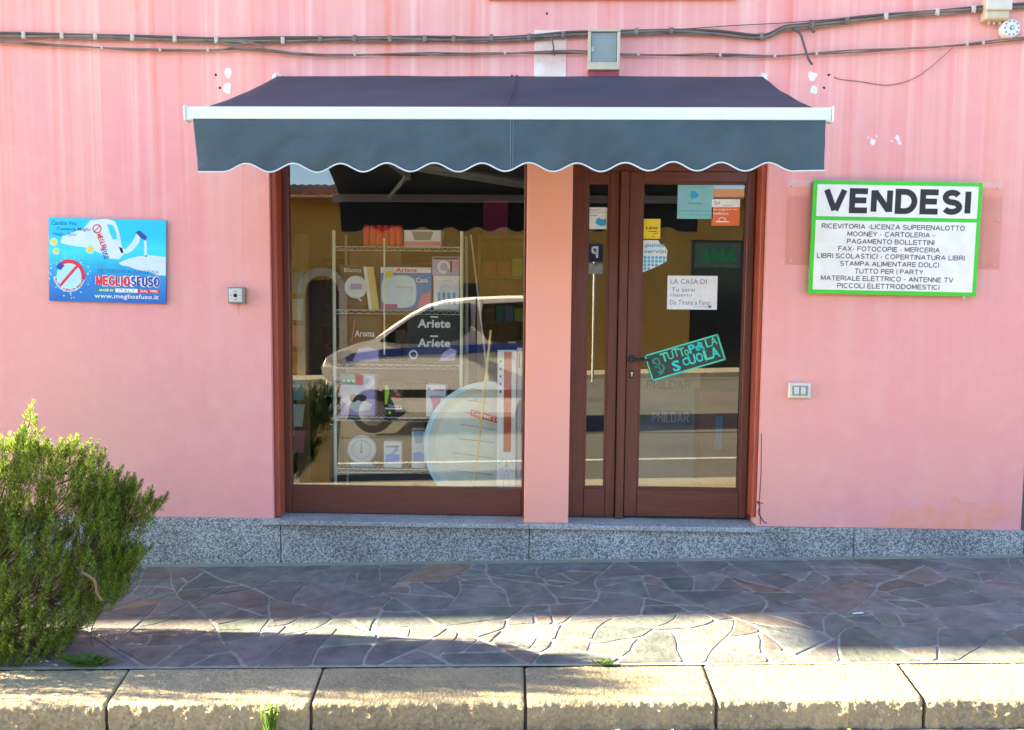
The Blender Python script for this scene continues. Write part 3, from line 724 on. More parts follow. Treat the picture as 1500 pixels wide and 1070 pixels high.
# roller and wall bar
mb = MB(); mb.lathe([(.036, cx0+.005), (.036, cx1-.005)], (0, -.07, RZ-.036), 'X', 20); mb.build('roller', M['white_metal'], aw, smooth=True)
MB().bbox(cx0-.02, cx1+.02, -.035, -.002, RZ-.11, RZ-.075, .003).build('wall_bar', M['white_metal'], aw)
for s, x_ in ((-1, cx0), (1, cx1)):
    mb = MB(); x0_, x1_ = sorted((x_-s*.0, x_+s*.022))
    mb.prism([(x0_, -.001, RZ-.13), (x0_, -.12, RZ-.10), (x0_, -.13, RZ-.05), (x0_, -.11, RZ+.004), (x0_, -.05, RZ+.010), (x0_, -.001, RZ+.035)], (x1_-x0_, 0, 0))
    mb.tube([(x_+s*.035, -.03, RZ-.02), (x_+s*.035, -.03, RZ+.03), (x_+s*.01, -.03, RZ+.034)], .007, 8)
    mb.build('bracket', M['white_metal'], aw)
# folding arms
for s, x_, e_ in ((1, cx0+.14, bx0+1.02), (-1, cx1-.14, bx1-1.02)):
    sh_ = Vector((x_, -.09, RZ-.12)); en = Vector((e_-s*.55, AY+.03, bz0+.03)); el_ = Vector((x_+s*.50, -.66, (RZ-.12+bz0)/2-.09))
    mb = MB(); mb.tube([sh_, el_], .019, 8); mb.tube([el_, en], .016, 8)
    mb.lathe([(.03, -.03), (.03, .03)], el_, 'Z', 14); mb.lathe([(.028, -.035), (.028, .035)], sh_, 'Z', 14)
    mb.build('folding_arm', M['white_metal'], aw, smooth=True)
# valance with wavy hem
vx0, vx1 = X(283, 200, AY-.02), X(1209, 200, AY-.02); zmid = Z(745, 245, AY-.02); amp = 6.0/(F/3.80)
per = X(360.5+68.6, 240, AY-.02)-X(360.5, 240, AY-.02); xc = X(360.5, 240, AY-.02)
def hem(x):
    a = xc-per*.5; b_ = xc+per*11.5
    zz = zmid + (x-(vx0+vx1)/2)*.006
    if x < a or x > b_: return zz-amp
    return zz+amp*math.cos(2*math.pi*(x-xc)/per)
nx, ny = 440, 14; V = []; Fc = []
def vy(x, t_): return AY-.018 + t_*(.026*noise.noise(Vector((x*2.2, 1, 0)))+.014*noise.noise(Vector((x*6, t_*1.5, 3)))) + (.006*noise.noise(Vector((x*9+t_*4, t_*3, 7)))+.004*abs(noise.noise(Vector((x*5-t_*2.5, t_*3, 17)))))*min(1, t_*3)
for j in range(ny+1):
    t_ = j/ny
    for i in range(nx+1):
        x = vx0+(vx1-vx0)*i/nx; xx = x+ (.022*t_ if i/nx < .02 else 0)*(1-i/nx/.02)
        z = bz0+.004+(hem(x)-bz0-.004)*t_; V.append((xx, vy(x, t_), z))
for j in range(ny):
    for i in range(nx): a = j*(nx+1)+i; Fc.append((a, a+1, a+nx+2, a+nx+1))
mb = MB(); mb.add(V, Fc); vl = mb.build('valance', M['valance'], aw, smooth=True)
md = vl.modifiers.new('s', 'SOLIDIFY'); md.thickness = .0015
mb = MB(); mb.tube([(vx0+(vx1-vx0)*i/nx+(.022*(1-i/nx/.02) if i/nx < .02 else 0), vy(vx0+(vx1-vx0)*i/nx, 1)-.001, hem(vx0+(vx1-vx0)*i/nx)) for i in range(nx+1)], .0038, 6)
mb.build('hem_piping', M['piping'], vl, smooth=True)

for xs_m in (X(748, 200, AY-.02), X(748, 200, AY-.02)+.012):
    mb = MB(); mb.tube([(xs_m, vy(xs_m, t_/8)-.0015, bz0+.002+(hem(xs_m)-bz0)*t_/8) for t_ in range(9)], .0011, 4); mb.build('seam', flat('pale_thread', (.16, .22, .27)), vl)
# ------------------------------------------------------------------ cables
def spline(pts, n=6):
    out = []; m = len(pts)
    for i in range(m-1):
        p0, p1, p2, p3 = pts[max(0, i-1)], pts[i], pts[i+1], pts[min(m-1, i+2)]
        for k in range(n):
            t_ = k/n; out.append(.5*((2*p1)+(p2-p0)*t_+(2*p0-5*p1+4*p2-p3)*t_*t_+(3*p1-p0-3*p2+p3)*t_**3))
    out.append(pts[-1]); return out
upper = [(-260, 50), (-120, 50), (0, 52), (100, 53), (200, 56), (318, 59), (415, 60), (500, 57), (640, 58), (775, 55), (825, 52), (875, 50), (930, 47), (985, 46), (1050, 49), (1115, 54), (1150, 41), (1190, 37), (1300, 24), (1400, 16), (1500, 9), (1620, -2), (1760, -16)]
lower = [(-260, 50), (-120, 55), (0, 61), (60, 65), (120, 69), (200, 73), (300, 74), (345, 72), (395, 75), (450, 80), (600, 80), (740, 78), (830, 77), (935, 80), (1055, 81), (1135, 82), (1200, 79), (1280, 74), (1400, 67), (1500, 57), (1620, 47), (1760, 33)]
def bundle(t, pts, strands, wob):
    base = spline([P(a, b_, -.025) for a, b_ in pts], 8)
    for k, (dz, dy, r, m_) in enumerate(strands):
        q = [p+Vector((0, dy+wob*.6*noise.noise(Vector((p.x*1.7, k*9, 2))), dz+wob*noise.noise(Vector((p.x*1.9, k*5, 0)))+wob*.5*math.sin(p.x*7+k*2))) for p in base]
        mb = MB(); mb.tube(q, r, 7); mb.build('cable', m_, t, smooth=True)
    return base
cb = thing('cable_bundle', 'thick upper bundle of dark clipped cables crossing the wall above the awning', 'cables', P(750, 56, -.02))
base = bundle(cb, upper, [(.011, 0, .0085, M['cable_d']), (-.004, -.006, .0075, M['cable_g']), (.002, .006, .007, M['cable_b']), (-.014, 0, .006, M['cable_g'])], .006)
def at_px(pts, px_):
    for (a, b_), (c, d) in zip(pts, pts[1:]):
        if a <= px_ <= c: return P(px_, b_+(d-b_)*(px_-a)/(c-a), -.025)
for px_ in (36, 92, 141, 195, 257, 318, 415, 470, 520, 572, 623, 665, 720, 775, 825, 875, 932, 983, 1115, 1188, 1240, 1297, 1372, 1425):
    c = at_px(upper, px_); mb = MB(); mb.bbox(c.x-.012, c.x+.012, c.y-.018, c.y+.010, c.z-.020, c.z+.020, .004)
    mb.lathe([(.005, 0), (.005, .004)], (c.x, c.y-.018, c.z-.024), 'Y', 8); mb.tube([(c.x, c.y, c.z+.01), (c.x, .004, c.z+.01)], .004, 6)
    o = mb.build('clip', M['clip'] if px_ < 420 or px_ > 1240 else M['cable_g'], cb)
mb = MB(); mb.tube([P(318, 56, -.03), P(400, 54, -.03), P(500, 54, -.03)], .003, 5); mb.build('thin_wire', M['cable_d'], cb)
mb = MB(); mb.tube([P(985, 44, -.02), P(1070, 38, -.02), P(1150, 34, -.02), P(1300, 22, -.02)], .0028, 5)
mb.build('thin_wire', M['cable_d'], cb)
mb = MB(); mb.tube(spline([P(1160, 42, -.03), P(1172, 50, -.04), P(1179, 70, -.05), P(1184, 86, -.05), P(1190, 95, -.045)]), .0075, 7)
mb.tube(spline([P(1188, 30, -.035), P(1187, 40, -.04), P(1193, 48, -.045)]), .009, 7)
mb.build('loose_cable_end', M['cable_d'], cb, smooth=True)
mb = MB(); mb.tube(spline([P(808, 50, -.035), P(809, 60, -.04), P(811, 70, -.04), P(810, 78, -.035), P(813, 81, -.03)]), .0055, 6)
mb.build('loose_cable_end', M['cable_d'], cb, smooth=True)
cl = thing('cable_bundle', 'thin lower strand of twisted cables sagging just above the awning', 'cables', P(750, 78, -.02))
bundle(cl, lower, [(.004, 0, .0048, M['cable_g']), (-.004, -.003, .0042, M['cable_b']), (0, .004, .0036, M['cable_d'])], .007)
for px_ in (150, 235, 305, 520, 740, 935, 1055, 1135, 1196, 1416, 1440):
    c = at_px(lower, px_); mb = MB(); mb.bbox(c.x-.008, c.x+.008, c.y-.010, c.y+.008, c.z-.011, c.z+.011, .003); mb.tube([(c.x, c.y, c.z), (c.x, .004, c.z)], .003, 6); mb.build('clip', M['clip'], cl)
mb = MB(); mb.tube(spline([P(1396, 70, -.02), P(1385, 80, -.012), P(1362, 100, -.008), P(1335, 117, -.006), P(1300, 125, -.006), P(1262, 120, -.006), P(1228, 116, -.006), P(1222, 112, -.006)]), .0022, 5)
mb.build('thin_wire', M['cable_b'], cl)
# strands that cross between the two bundles
mb = MB(); mb.tube(spline([P(310, 58, -.035), P(345, 66, -.04), P(372, 61, -.045), P(415, 59, -.035)]), .005, 6); mb.tube(spline([P(325, 60, -.035), P(372, 64, -.05), P(395, 74, -.04), P(440, 79, -.03)]), .005, 6)
mb.tube(spline([P(318, 75, -.03), P(350, 66, -.045), P(372, 62, -.045)]), .0045, 6)
mb.build('crossing_cable', M['cable_g'], cl, smooth=True)

# ------------------------------------------------------------------ things on the wall
a = P(862, 42, -.07); b_ = P(908, 102, -.07)
mt = thing('meter_box', 'cream meter box with grey green door above the awning', 'meter box', ((a.x+b_.x)/2, 0, b_.z))
mb = MB(); fw = .018
mb.bbox(a.x, b_.x, -.07, -.001, a.z-fw, a.z, .003); mb.bbox(a.x, b_.x, -.07, -.001, b_.z, b_.z+.045, .003)
mb.bbox(a.x, a.x+fw, -.069, -.001, b_.z+.0455, a.z-fw-.0005, .003); mb.bbox(b_.x-fw, b_.x, -.069, -.001, b_.z+.0455, a.z-fw-.0005, .003); mb.build('frame', M['cream'], mt)
mb = MB(); mb.bbox(a.x+fw+.001, b_.x-fw-.001, -.058, -.01, b_.z+.046, a.z-fw-.001, .004); mb.build('door', M['greydoor'], mt)
MB().bbox(a.x+.004, b_.x-.004, -.05, -.001, b_.z-.06, b_.z-.001, .003).build('lower_cover', M['maroon'], mt)
MB().bbox(a.x+.02, a.x+.035, -.064, -.058, a.z-.14, a.z-.11, .002).build('latch', M['clip'], mt)

a = P(1446, -4, -.07); b_ = P(1479, 28, -.07)
jb_ = thing('junction_box', 'small aged cream junction box under the cables at the top right corner', 'junction box', ((a.x+b_.x)/2, 0, b_.z))
MB().bbox(a.x, b_.x, -.07, -.001, b_.z, a.z, .008).build('box', M['cream'], jb_, bevel=.003)
MB().bbox(a.x-.006, b_.x+.006, -.085, -.0705, b_.z+.05, a.z+.004, .005).build('lid', flat('pale_plastic_lid', (.66, .64, .58)), jb_)
mb = MB()
for u in (-.03, 0, .035): mb.tube([((a.x+b_.x)/2+u, -.03, b_.z+.01), ((a.x+b_.x)/2+u, -.03, b_.z-.02)], .008, 8)
mb.build('gland', M['clip'], jb_)
c = P(1482, 41, -.05)
al = thing('wall_sounder', 'round white wall sounder with a ring of dark holes beside the junction box', 'sounder', (c.x, 0, c.z))
mb = MB(); mb.lathe([(.058, 0), (.058, .03), (.052, .042), (.03, .046)], (c.x, -.005, c.z), 'Y', 32); mb.build('housing', flat('white_plastic', (.74, .76, .76), .4), al, smooth=True)
mb = MB()
for k in range(10): q = 2*math.pi*k/10; disc(mb, c.x+.041*math.cos(q), c.z+.041*math.sin(q), .0055, -.0535, -.044, 8)
disc(mb, c.x, c.z, .014, -.055, -.045, 12); mb.build('sound_hole', M['greydoor'], al)
disc(MB(), c.x+.002, c.z, .006, -.057, -.0551, 8).build('led', M['white_metal'], al)

# key switch left of the window
a = P(333, 421, -.045); b_ = P(358, 445, -.045)
ks = thing('key_switch', 'small square grey key switch for the shutter left of the window', 'switch', ((a.x+b_.x)/2, 0, b_.z))
MB().bbox(a.x, b_.x, -.045, -.001, b_.z, a.z, .005).build('housing', mat('grey_cast_metal', (.26, .25, .23), .45, metal=.3), ks)
MB().bbox(a.x+.010, b_.x-.014, -.049, -.0455, b_.z+.010, a.z-.008, .002).build('face_plate', flat('pale_face_plate', (.60, .63, .62), .4), ks)
sh = Sheet((a.x+.010, -.049, a.z-.008), (b_.x-.014, -.049, a.z-.008), (a.x+.010, -.049, b_.z+.010))
mb = MB(); sh.circ(mb, .5, .52, .15, 1.5, 16, t=1.5); mb.build('keyhole', M['dark'], ks)
for pl_ in ([(.3, .24), (.5, .14), (.7, .24)], [(.34, .78), (.66, .78), (.5, .88)]):
    mb = MB(); sh.poly(mb, pl_, .5); mb.build('arrow_mark', M['greydoor'], ks)
for u, v in ((.15, .52), (.85, .52)):
    mb = MB(); sh.circ(mb, u, v, .05, .5); mb.build('screw', M['greydoor'], ks)
# rust run under it
M['rust'] = mat('rust_stain', (.70, .28, .24), .9, c2=(.78, .36, .34), scale=30, amt=1)
mb = MB(); mb.prism([(a.x+.04, -.0008, b_.z-.001), (b_.x-.04, -.0008, b_.z-.001), (b_.x-.052, -.0008, b_.z-.05), (a.x+.054, -.0008, b_.z-.09), (a.x+.048, -.0008, b_.z-.04)], (0, .0015, 0)); mb.build('rust_stain', M['rust'], bld)

# double switch right of the door
a = P(1156, 561, -.03); b_ = P(1188, 584, -.03)
sk = thing('light_switch', 'white framed double switch plate on the wall right of the door', 'switch', ((a.x+b_.x)/2, 0, b_.z))
MB().bbox(a.x, b_.x, -.03, -.001, b_.z, a.z, .006).build('frame', flat('cream_white_plastic', (.70, .70, .62), .4), sk)
MB().bbox(a.x+.022, b_.x-.022, -.033, -.0305, b_.z+.018, a.z-.018, .002).build('insert', flat('grey_insert', (.30, .33, .33), .4), sk)
for u in (0, 1): MB().bbox(a.x+.032+u*.043, a.x+.062+u*.043, -.039, -.0335, b_.z+.026, a.z-.026, .003).build('rocker', flat('pale_rocker', (.62, .66, .65), .4), sk)

# acrylic panel behind the for-sale board
a = P(1151, 264, -.012)
tl, tr, bl, br = P(1154, 264, -.014), P(1470, 268, -.014), P(1150, 388, -.014), P(1464, 395, -.014)
ap = thing('acrylic_panel', 'clear acrylic wall panel with corner screws half hidden behind the for sale board', 'panel', ((tl.x+tr.x)/2, 0, bl.z))
mb = MB(); mb.prism([tl, tr, br, bl], (0, .005, 0)); mb.build('sheet', M['acrylic'], ap)
for (u, v) in ((1160, 272), (1158, 382), (1463, 276), (1461, 322), (1456, 388)):
    c = P(u, v, -.014); disc(MB(), c.x, c.z, .008, -.02, -.0145, 10).build('screw', M['clip'], ap)
# VENDESI board
tl, tr, bl, br = P(1192, 264, -.045), P(1440, 268, -.045), P(1184, 430, -.045), P(1430, 438, -.045)
tr2 = tl+(br-bl+tr-tl)/2; 
sg = thing('for_sale_board', 'white board with green border reading VENDESI on the wall right of the door', 'sign', ((tl.x+br.x)/2, 0, bl.z))
sh = Sheet(tl, tr, bl)
M['white'] = flat('white_print', (.86, .88, .88), .45); M['ink'] = flat('black_print', (.015, .015, .02), .5); M['ink_g'] = flat('dark_grey_print', (.09, .09, .11), .5)
M['green'] = flat('bright_green_print', (.05, .62, .03), .45)
mb = MB(); sh.rect(mb, 0, 0, 1, 1, 0, 12); mb.build('board', M['green'], sg, bevel=.001)
fu, fv = .024, .036
mb = MB(); sh.rect(mb, fu, fv, 1-fu, .315, .8); mb.build('upper_panel', M['white'], sg)
mb = MB(); sh.rect(mb, fu, .350, 1-fu, 1-fv, .8); mb.build('lower_panel', M['white'], sg)
pr('headline', M['ink'], sg, caps, sh, 'VENDESI', .065, .065, .935, .285, 1.4, .235, .34)
LN = [('RICEVITORIA -LICENZA SUPERENALOTTO', .06, .91), ('MOONEY - CARTOLERIA -', .215, .735), ('PAGAMENTO BOLLETTINI', .215, .735), ('FAX- FOTOCOPIE - MERCERIA', .165, .77), ('LIBRI SCOLASTICI - COPERTINATURA LIBRI', .04, .92),
      ('STAMPA ALIMENTARE DOLCI', .18, .77), ('TUTTO PER I PARTY', .27, .68), ('MATERIALE ELETTRICO - ANTENNE TV', .07, .86), ('PICCOLI ELETTRODOMESTICI', .17, .78)]
for i, (t_, u0, u1) in enumerate(LN):
    v = .378+i*.0655
    pr('text_line', M['ink_g'], sg, caps, sh, t_, u0, v, u1, v+.045, 1.3, .17, .26)
c = sh.p(.93, 1.01, 2); mb = MB(); mb.lathe([(.008, 0), (.008, .006)], (c.x, -.04, c.z), 'Y', 10); mb.build('screw', M['clip'], sg)

# detergent advert left
tl, tr, bl = P(71, 319, -.02), P(243, 323, -.02), P(72, 441, -.02)
ad = thing('advert_board', 'turquoise and blue advertising board with detergent bottle left of the shop window', 'sign', (P(157, 380).x, 0, bl.z))
sh = Sheet(tl, tr, bl)
mA = bpy.data.materials.new('turquoise_blue_print'); mA.use_nodes = True; t = mA.node_tree; b = t.nodes['Principled BSDF']; b.inputs['Roughness'].default_value = .4
tc = t.nodes.new('ShaderNodeTexCoord'); se = t.nodes.new('ShaderNodeSeparateXYZ'); t.links.new(tc.outputs['Generated'], se.inputs[0]); cr = t.nodes.new('ShaderNodeValToRGB')
nn = t.nodes.new('ShaderNodeTexNoise'); nn.inputs['Scale'].default_value = 3.5; t.links.new(tc.outputs['Generated'], nn.inputs['Vector']); ma = t.nodes.new('ShaderNodeMath'); ma.operation = 'MULTIPLY_ADD'; ma.inputs[1].default_value = .35; t.links.new(nn.outputs[0], ma.inputs[0]); t.links.new(se.outputs[2], ma.inputs[2])
t.links.new(ma.outputs[0], cr.inputs[0]); e = cr.color_ramp.elements; e[0].position = .15; e[0].color = (.006, .12, .50, 1); e[1].position = 1.0; e[1].color = (.0, .55, .85, 1)
for p_, c_ in ((.45, (.01, .25, .68)), (.62, (.005, .50, .78)), (.8, (.03, .70, .84))): x = e.new(p_); x.color = (*c_, 1)
t.links.new(cr.outputs[0], b.inputs['Base Color'])
mb = MB(); sh.rect(mb, 0, 0, 1, 1, 0, 10); mb.build('board', mA, ad)
M['milk'] = flat('white_blue_print', (.62, .80, .88), .4); M['milk2'] = flat('pale_splash_print', (.45, .78, .88), .4); M['red'] = flat('magenta_red_print', (.72, .015, .06), .45); M['blue'] = flat('deep_blue_print', (.015, .05, .38), .45)
M['cyan'] = flat('cyan_print', (.02, .60, .80), .4); M['yel'] = flat('yellow_print', (.80, .62, .03), .5); M['flaggreen'] = flat('green_print', (.01, .28, .12), .5)
bott = [(.12, .22), (.30, .12), (.36, .02), (.50, .0), (.57, .03), (.60, .14), (.62, .28), (.64, .42), (.60, .48), (.52, .47), (.44, .41), (.34, .35), (.20, .33), (.10, .30)]
mb = MB(); sh.poly(mb, bott, .6); mb.build('bottle_print', M['milk'], ad)
mb = MB(); sh.poly(mb, [(.50, .06), (.55, .07), (.58, .16), (.585, .24), (.55, .24), (.52, .16)], 1.0); mb.build('handle_gap_print', M['cyan'], ad)
mb = MB(); sh.poly(mb, [(.60, .33), (.66, .36), (.72, .26), (.75, .17), (.79, .19), (.77, .28), (.71, .38), (.66, .41), (.62, .40)], .6)
sh.poly(mb, [(.60, .52), (.68, .47), (.76, .44), (.86, .42), (1.0, .44), (1.0, .66), (.93, .66), (.86, .62), (.76, .60), (.68, .56), (.62, .55)], .6)
sh.poly(mb, [(.815, .22), (.835, .21), (.84, .44), (.82, .44)], .6); mb.build('splash_print', M['milk'], ad)
mb = MB(); sh.poly(mb, [(.74, .15), (.78, .13), (.84, .20), (.83, .25), (.79, .22)], 1.0); mb.build('cap_print', M['blue'], ad)
# small ring label and turned word on the bottle
mb = MB(); sh.ring(mb, .415, .12, .055, .014, 1.1); sh.line(mb, [(.39, .16), (.44, .08)], .006, 1.1); mb.build('ring_print', M['red'], ad)
pr('lettering', M['red'], ad, caps, sh, 'MEGLIO', .39, .235, .52, .30, 1.2, .24, .3, rot=68)
pr('lettering', M['blue'], ad, caps, sh, 'SFUSO', .43, .375, .53, .44, 1.2, .24, .3, rot=68)
pr('lettering', M['blue'], ad, text, sh, 'Cambia Vita', .025, .035, .24, .085, 1.0, .0, slant=.02)
pr('lettering', M['blue'], ad, text, sh, 'Comincia Meglio', .07, .11, .36, .16, 1.0, .01, slant=.02)
pr('lettering', M['blue'], ad, text, sh, 'Meglio Sfuso', .04, .175, .24, .22, 1.0, .0, slant=.02)
for (u, v, r) in ((.045, .29, .03), (.065, .40, .025), (.355, .365, .035)):
    mb = MB()
    for k in range(9): q = 2*math.pi*k/9; sh.circ(mb, u+.9*r/sh.asp()*1.3*math.cos(q), v+1.2*r*math.sin(q), r*.55, .9+k*.03, 8)
    mb.build('daisy_petals_print', M['milk2'], ad)
    mb = MB(); sh.circ(mb, u, v, r, 1.4, 12); mb.build('daisy_print', M['yel'], ad)
mb = MB(); 
rr = random.Random(3)
for k in range(40):
    q = rr.uniform(0, 6.28); d = rr.uniform(.19, .27); sh.circ(mb, .175+d*math.cos(q)/sh.asp(), .69+d*math.sin(q), rr.uniform(.004, .012), .8, 6)
sh.circ(mb, .175, .69, .155, 1.0, 32); mb.build('splash_print', M['milk2'], ad)
mb = MB(); sh.ring(mb, .175, .69, .195, .045, 1.4, 40, -145, 15); sh.line(mb, [(.105, .80), (.245, .57)], .017, 1.5); mb.build('ring_print', M['red'], ad)
mb = MB(); sh.ring(mb, .175, .69, .195, .045, 1.3, 40, 15, 175); mb.build('ring_print', M['milk'], ad)
mb = MB(); sh.poly(mb, [(.06, .59), (.10, .53), (.135, .57), (.10, .63)], 1.8); mb.build('cap_print', M['blue'], ad)
for k, chh in enumerate('PULISCE IGIENIZZA PROFUMA'):
    if chh == ' ': continue
    q = R_(165-k*6.1); pr('letter', M['red'] if k % 2 else M['blue'], ad, caps, sh, chh, .175+.172*math.cos(q)/sh.asp()-.008, .69+.172*math.sin(q)-.014, .175+.172*math.cos(q)/sh.asp()+.008, .69+.172*math.sin(q)+.014, 1.7, .2, .2, rot=math.degrees(q)-90)
pr('lettering', M['blue'], ad, caps, sh, 'DETERSIVI ALLA SPINA', .42, .60, .94, .645, 1.0, .09, .4)
mb = MB(); caps(mb, sh, 'MEGLIOSFUSO', .402, .672, .953, .807, 1.2, .42, .30); mb.build('lettering_outline', M['white'], ad)
pr('lettering', M['red'], ad, caps, sh, 'MEGLIO', .405, .68, .695, .80, 1.8, .27, .36)
pr('lettering', M['blue'], ad, caps, sh, 'SFUSO', .705, .68, .95, .80, 1.8, .27, .36)
for (u0, u1, m_, t_) in ((.41, .57, M['flaggreen'], 'MADE IN'), (.57, .76, M['white'], 'ITALY'), (.76, .95, M['red'], 'DAL 1990')):
    mb = MB(); sh.rect(mb, u0, .83, u1, .875, .9); mb.build('stripe_print', m_, ad); pr('lettering', M['white'] if m_ != M['white'] else M['flaggreen'], ad, caps, sh, t_, u0+.025, .838, u1-.02, .868, 1.2, .2, .3)
pr('lettering', M['white'], ad, text, sh, 'www.megliosfuso.it', .39, .895, .94, .965, 1.2, .01, slant=.03)

# ------------------------------------------------------------------ stickers and notices on the door glass
GY = FY+.0195      # just in front of the glazing
def paper(name, label, cat, tlp, brp, m_, y=GY, sk_=0, thick=.8, group=None):
    a = P(*tlp, y); b_ = P(*brp, y); t_ = thing(name, label, cat, ((a.x+b_.x)/2, y, b_.z), group)
    s_ = Sheet((a.x, y, a.z), (b_.x, y, a.z), (a.x+sk_, y, b_.z)); mb = MB(); s_.rect(mb, 0, 0, 1, 1, 0, thick); mb.build('sheet', m_, t_); return t_, s_
M['skyblue'] = flat('pale_turquoise_print', (.22, .52, .58), .4); M['skyblue2'] = flat('bright_blue_print', (.02, .38, .75), .4); M['teal'] = flat('teal_print', (.06, .28, .34), .4)
M['orange'] = flat('orange_print', (.80, .16, .03), .45); M['paper'] = flat('white_paper', (.74, .77, .80), .7)
t1, s1 = paper('door_sticker', 'pale turquoise square sticker with blue triangle at the top of the door glass', 'sticker', (993, 271), (1044, 321), M['skyblue'])
mb = MB(); s1.poly(mb, [(.38, .16), (.56, .30), (.40, .44), (.36, .36)], .5); s1.poly(mb, [(.40, .20), (.48, .18), (.60, .30), (.50, .42)], .8); mb.build('triangle_print', M['skyblue2'], t1)
pr('lettering', M['teal'], t1, text, s1, 'mooney', .32, .52, .68, .60, .6)
mb = MB(); s1.rect(mb, .02, .76, .98, .775, .5); mb.build('rule_print', M['teal'], t1)
pr('lettering', M['teal'], t1, text, s1, 'ricariche  pagamenti', .15, .86, .9, .91, .6)
pr('lettering', M['teal'], t1, text, s1, 'Punto vendita', .3, .05, .8, .085, .6)
t1, s1 = paper('door_sticker', 'orange and white sticker in the top right corner of the door glass', 'sticker', (1043, 292), (1083, 331), M['orange'])
mb = MB(); s1.rect(mb, 0, 0, 1, .30, .4); mb.build('band_print', M['white'], t1)
pr('lettering', M['ink_g'], t1, text, s1, 'Qui', .06, .06, .28, .22, .7); pr('lettering', M['ink_g'], t1, text, s1, 'puoi', .4, .2, .7, .27, .7)
pr('lettering', M['white'], t1, text, s1, 'pagare', .06, .37, .9, .43, .7); pr('lettering', M['white'], t1, text, s1, 'bollette', .06, .50, .60, .58, .7, .02)
mb = MB(); s1.ring(mb, .38, .82, .14, .025, .7, 20, 180, 360); s1.rect(mb, .15, .83, .62, .87, .7); mb.build('lettering', M['white'], t1)
t1, s1 = paper('door_sticker', 'small yellow sticker with black wordmark on the left edge of the door glass', 'sticker', (943, 321), (967, 350), M['yel'])
pr('lettering', M['ink'], t1, text, s1, 'LEIS', .15, .40, .85, .52, .7, .02); mb = MB(); s1.rect(mb, .3, .62, .8, .65, .7); s1.rect(mb, .6, .72, .85, .75, .7); s1.rect(mb, .5, .88, .66, .91, .7); mb.build('small_print', M['ink'], t1)
a = P(941, 352, GY); b_ = P(977, 399, GY); t1 = thing('door_sticker', 'white and blue sticker with a torn corner under the yellow one', 'sticker', ((a.x+b_.x)/2, GY, b_.z))
s1 = Sheet((a.x, GY, a.z), (b_.x, GY, a.z), (a.x, GY, b_.z)); mb = MB(); s1.poly(mb, [(0, 0), (.62, 0), (.72, .12), (.9, .2), (1, .32), (.97, .55), (.98, .66), (.6, .82), (.3, .93), (.05, 1), (0, 1)], 0, .8); mb.build('sheet', M['paper'], t1)
pr('lettering', M['skyblue2'], t1, text, s1, '.punto', .05, .10, .9, .26, .7, .02); pr('lettering', M['skyblue2'], t1, text, s1, 'servizi', .08, .29, .95, .41, .7, .02)
mb = MB()
for i in range(6):
    for j in range(4):
        if i*.15+.1 < 1.25-.3*j: s1.rect(mb, .07+i*.15, .50+j*.115, .18+i*.15, .59+j*.115, .7)
mb.build('icon_print', flat('sky_icon_print', (.05, .42, .70), .4), t1)
t1, s1 = paper('card', 'white and blue card stuck on the narrow side light left of the door', 'card', (862, 304), (889, 336), M['paper'])
pr('lettering', M['ink_g'], t1, text, s1, 'PagoPA', .1, .08, .7, .17, .7); mb = MB(); s1.poly(mb, [(.38, .72), (.45, .52), (.6, .48), (.7, .55), (.95, .52), (.95, .82), (.7, .86), (.5, .80)], .7); mb.build('blue_mark_print', M['skyblue2'], t1)
mb = MB(); s1.rect(mb, 0, .22, 1, .235, .6); s1.rect(mb, .1, .35, .5, .38, .6); mb.build('rule_print', M['teal'], t1)
t1, s1 = paper('notice', 'white sheet with handwritten lines taped in the middle of the door glass', 'notice', (978, 404), (1050, 454), M['paper'])
M['pen'] = flat('ballpoint_ink', (.10, .12, .2), .6)
for (t_, u0, v0, u1, v1) in (('LA CASA DI', .06, .10, .78, .24), ('Tu sarai', .08, .35, .55, .47), ('riaperto', .06, .53, .50, .64), ('Da Tirana a Fano', .06, .72, .86, .86)):
    pr('handwriting', M['pen'], t1, text, s1, t_, u0, v0, u1, v1, .6, -.004, slant=.02)
mb = MB(); s1.rect(mb, .52, .915, .80, .925, .6); s1.rect(mb, .82, .88, .89, .94, .6); mb.build('handwriting', M['pen'], t1)
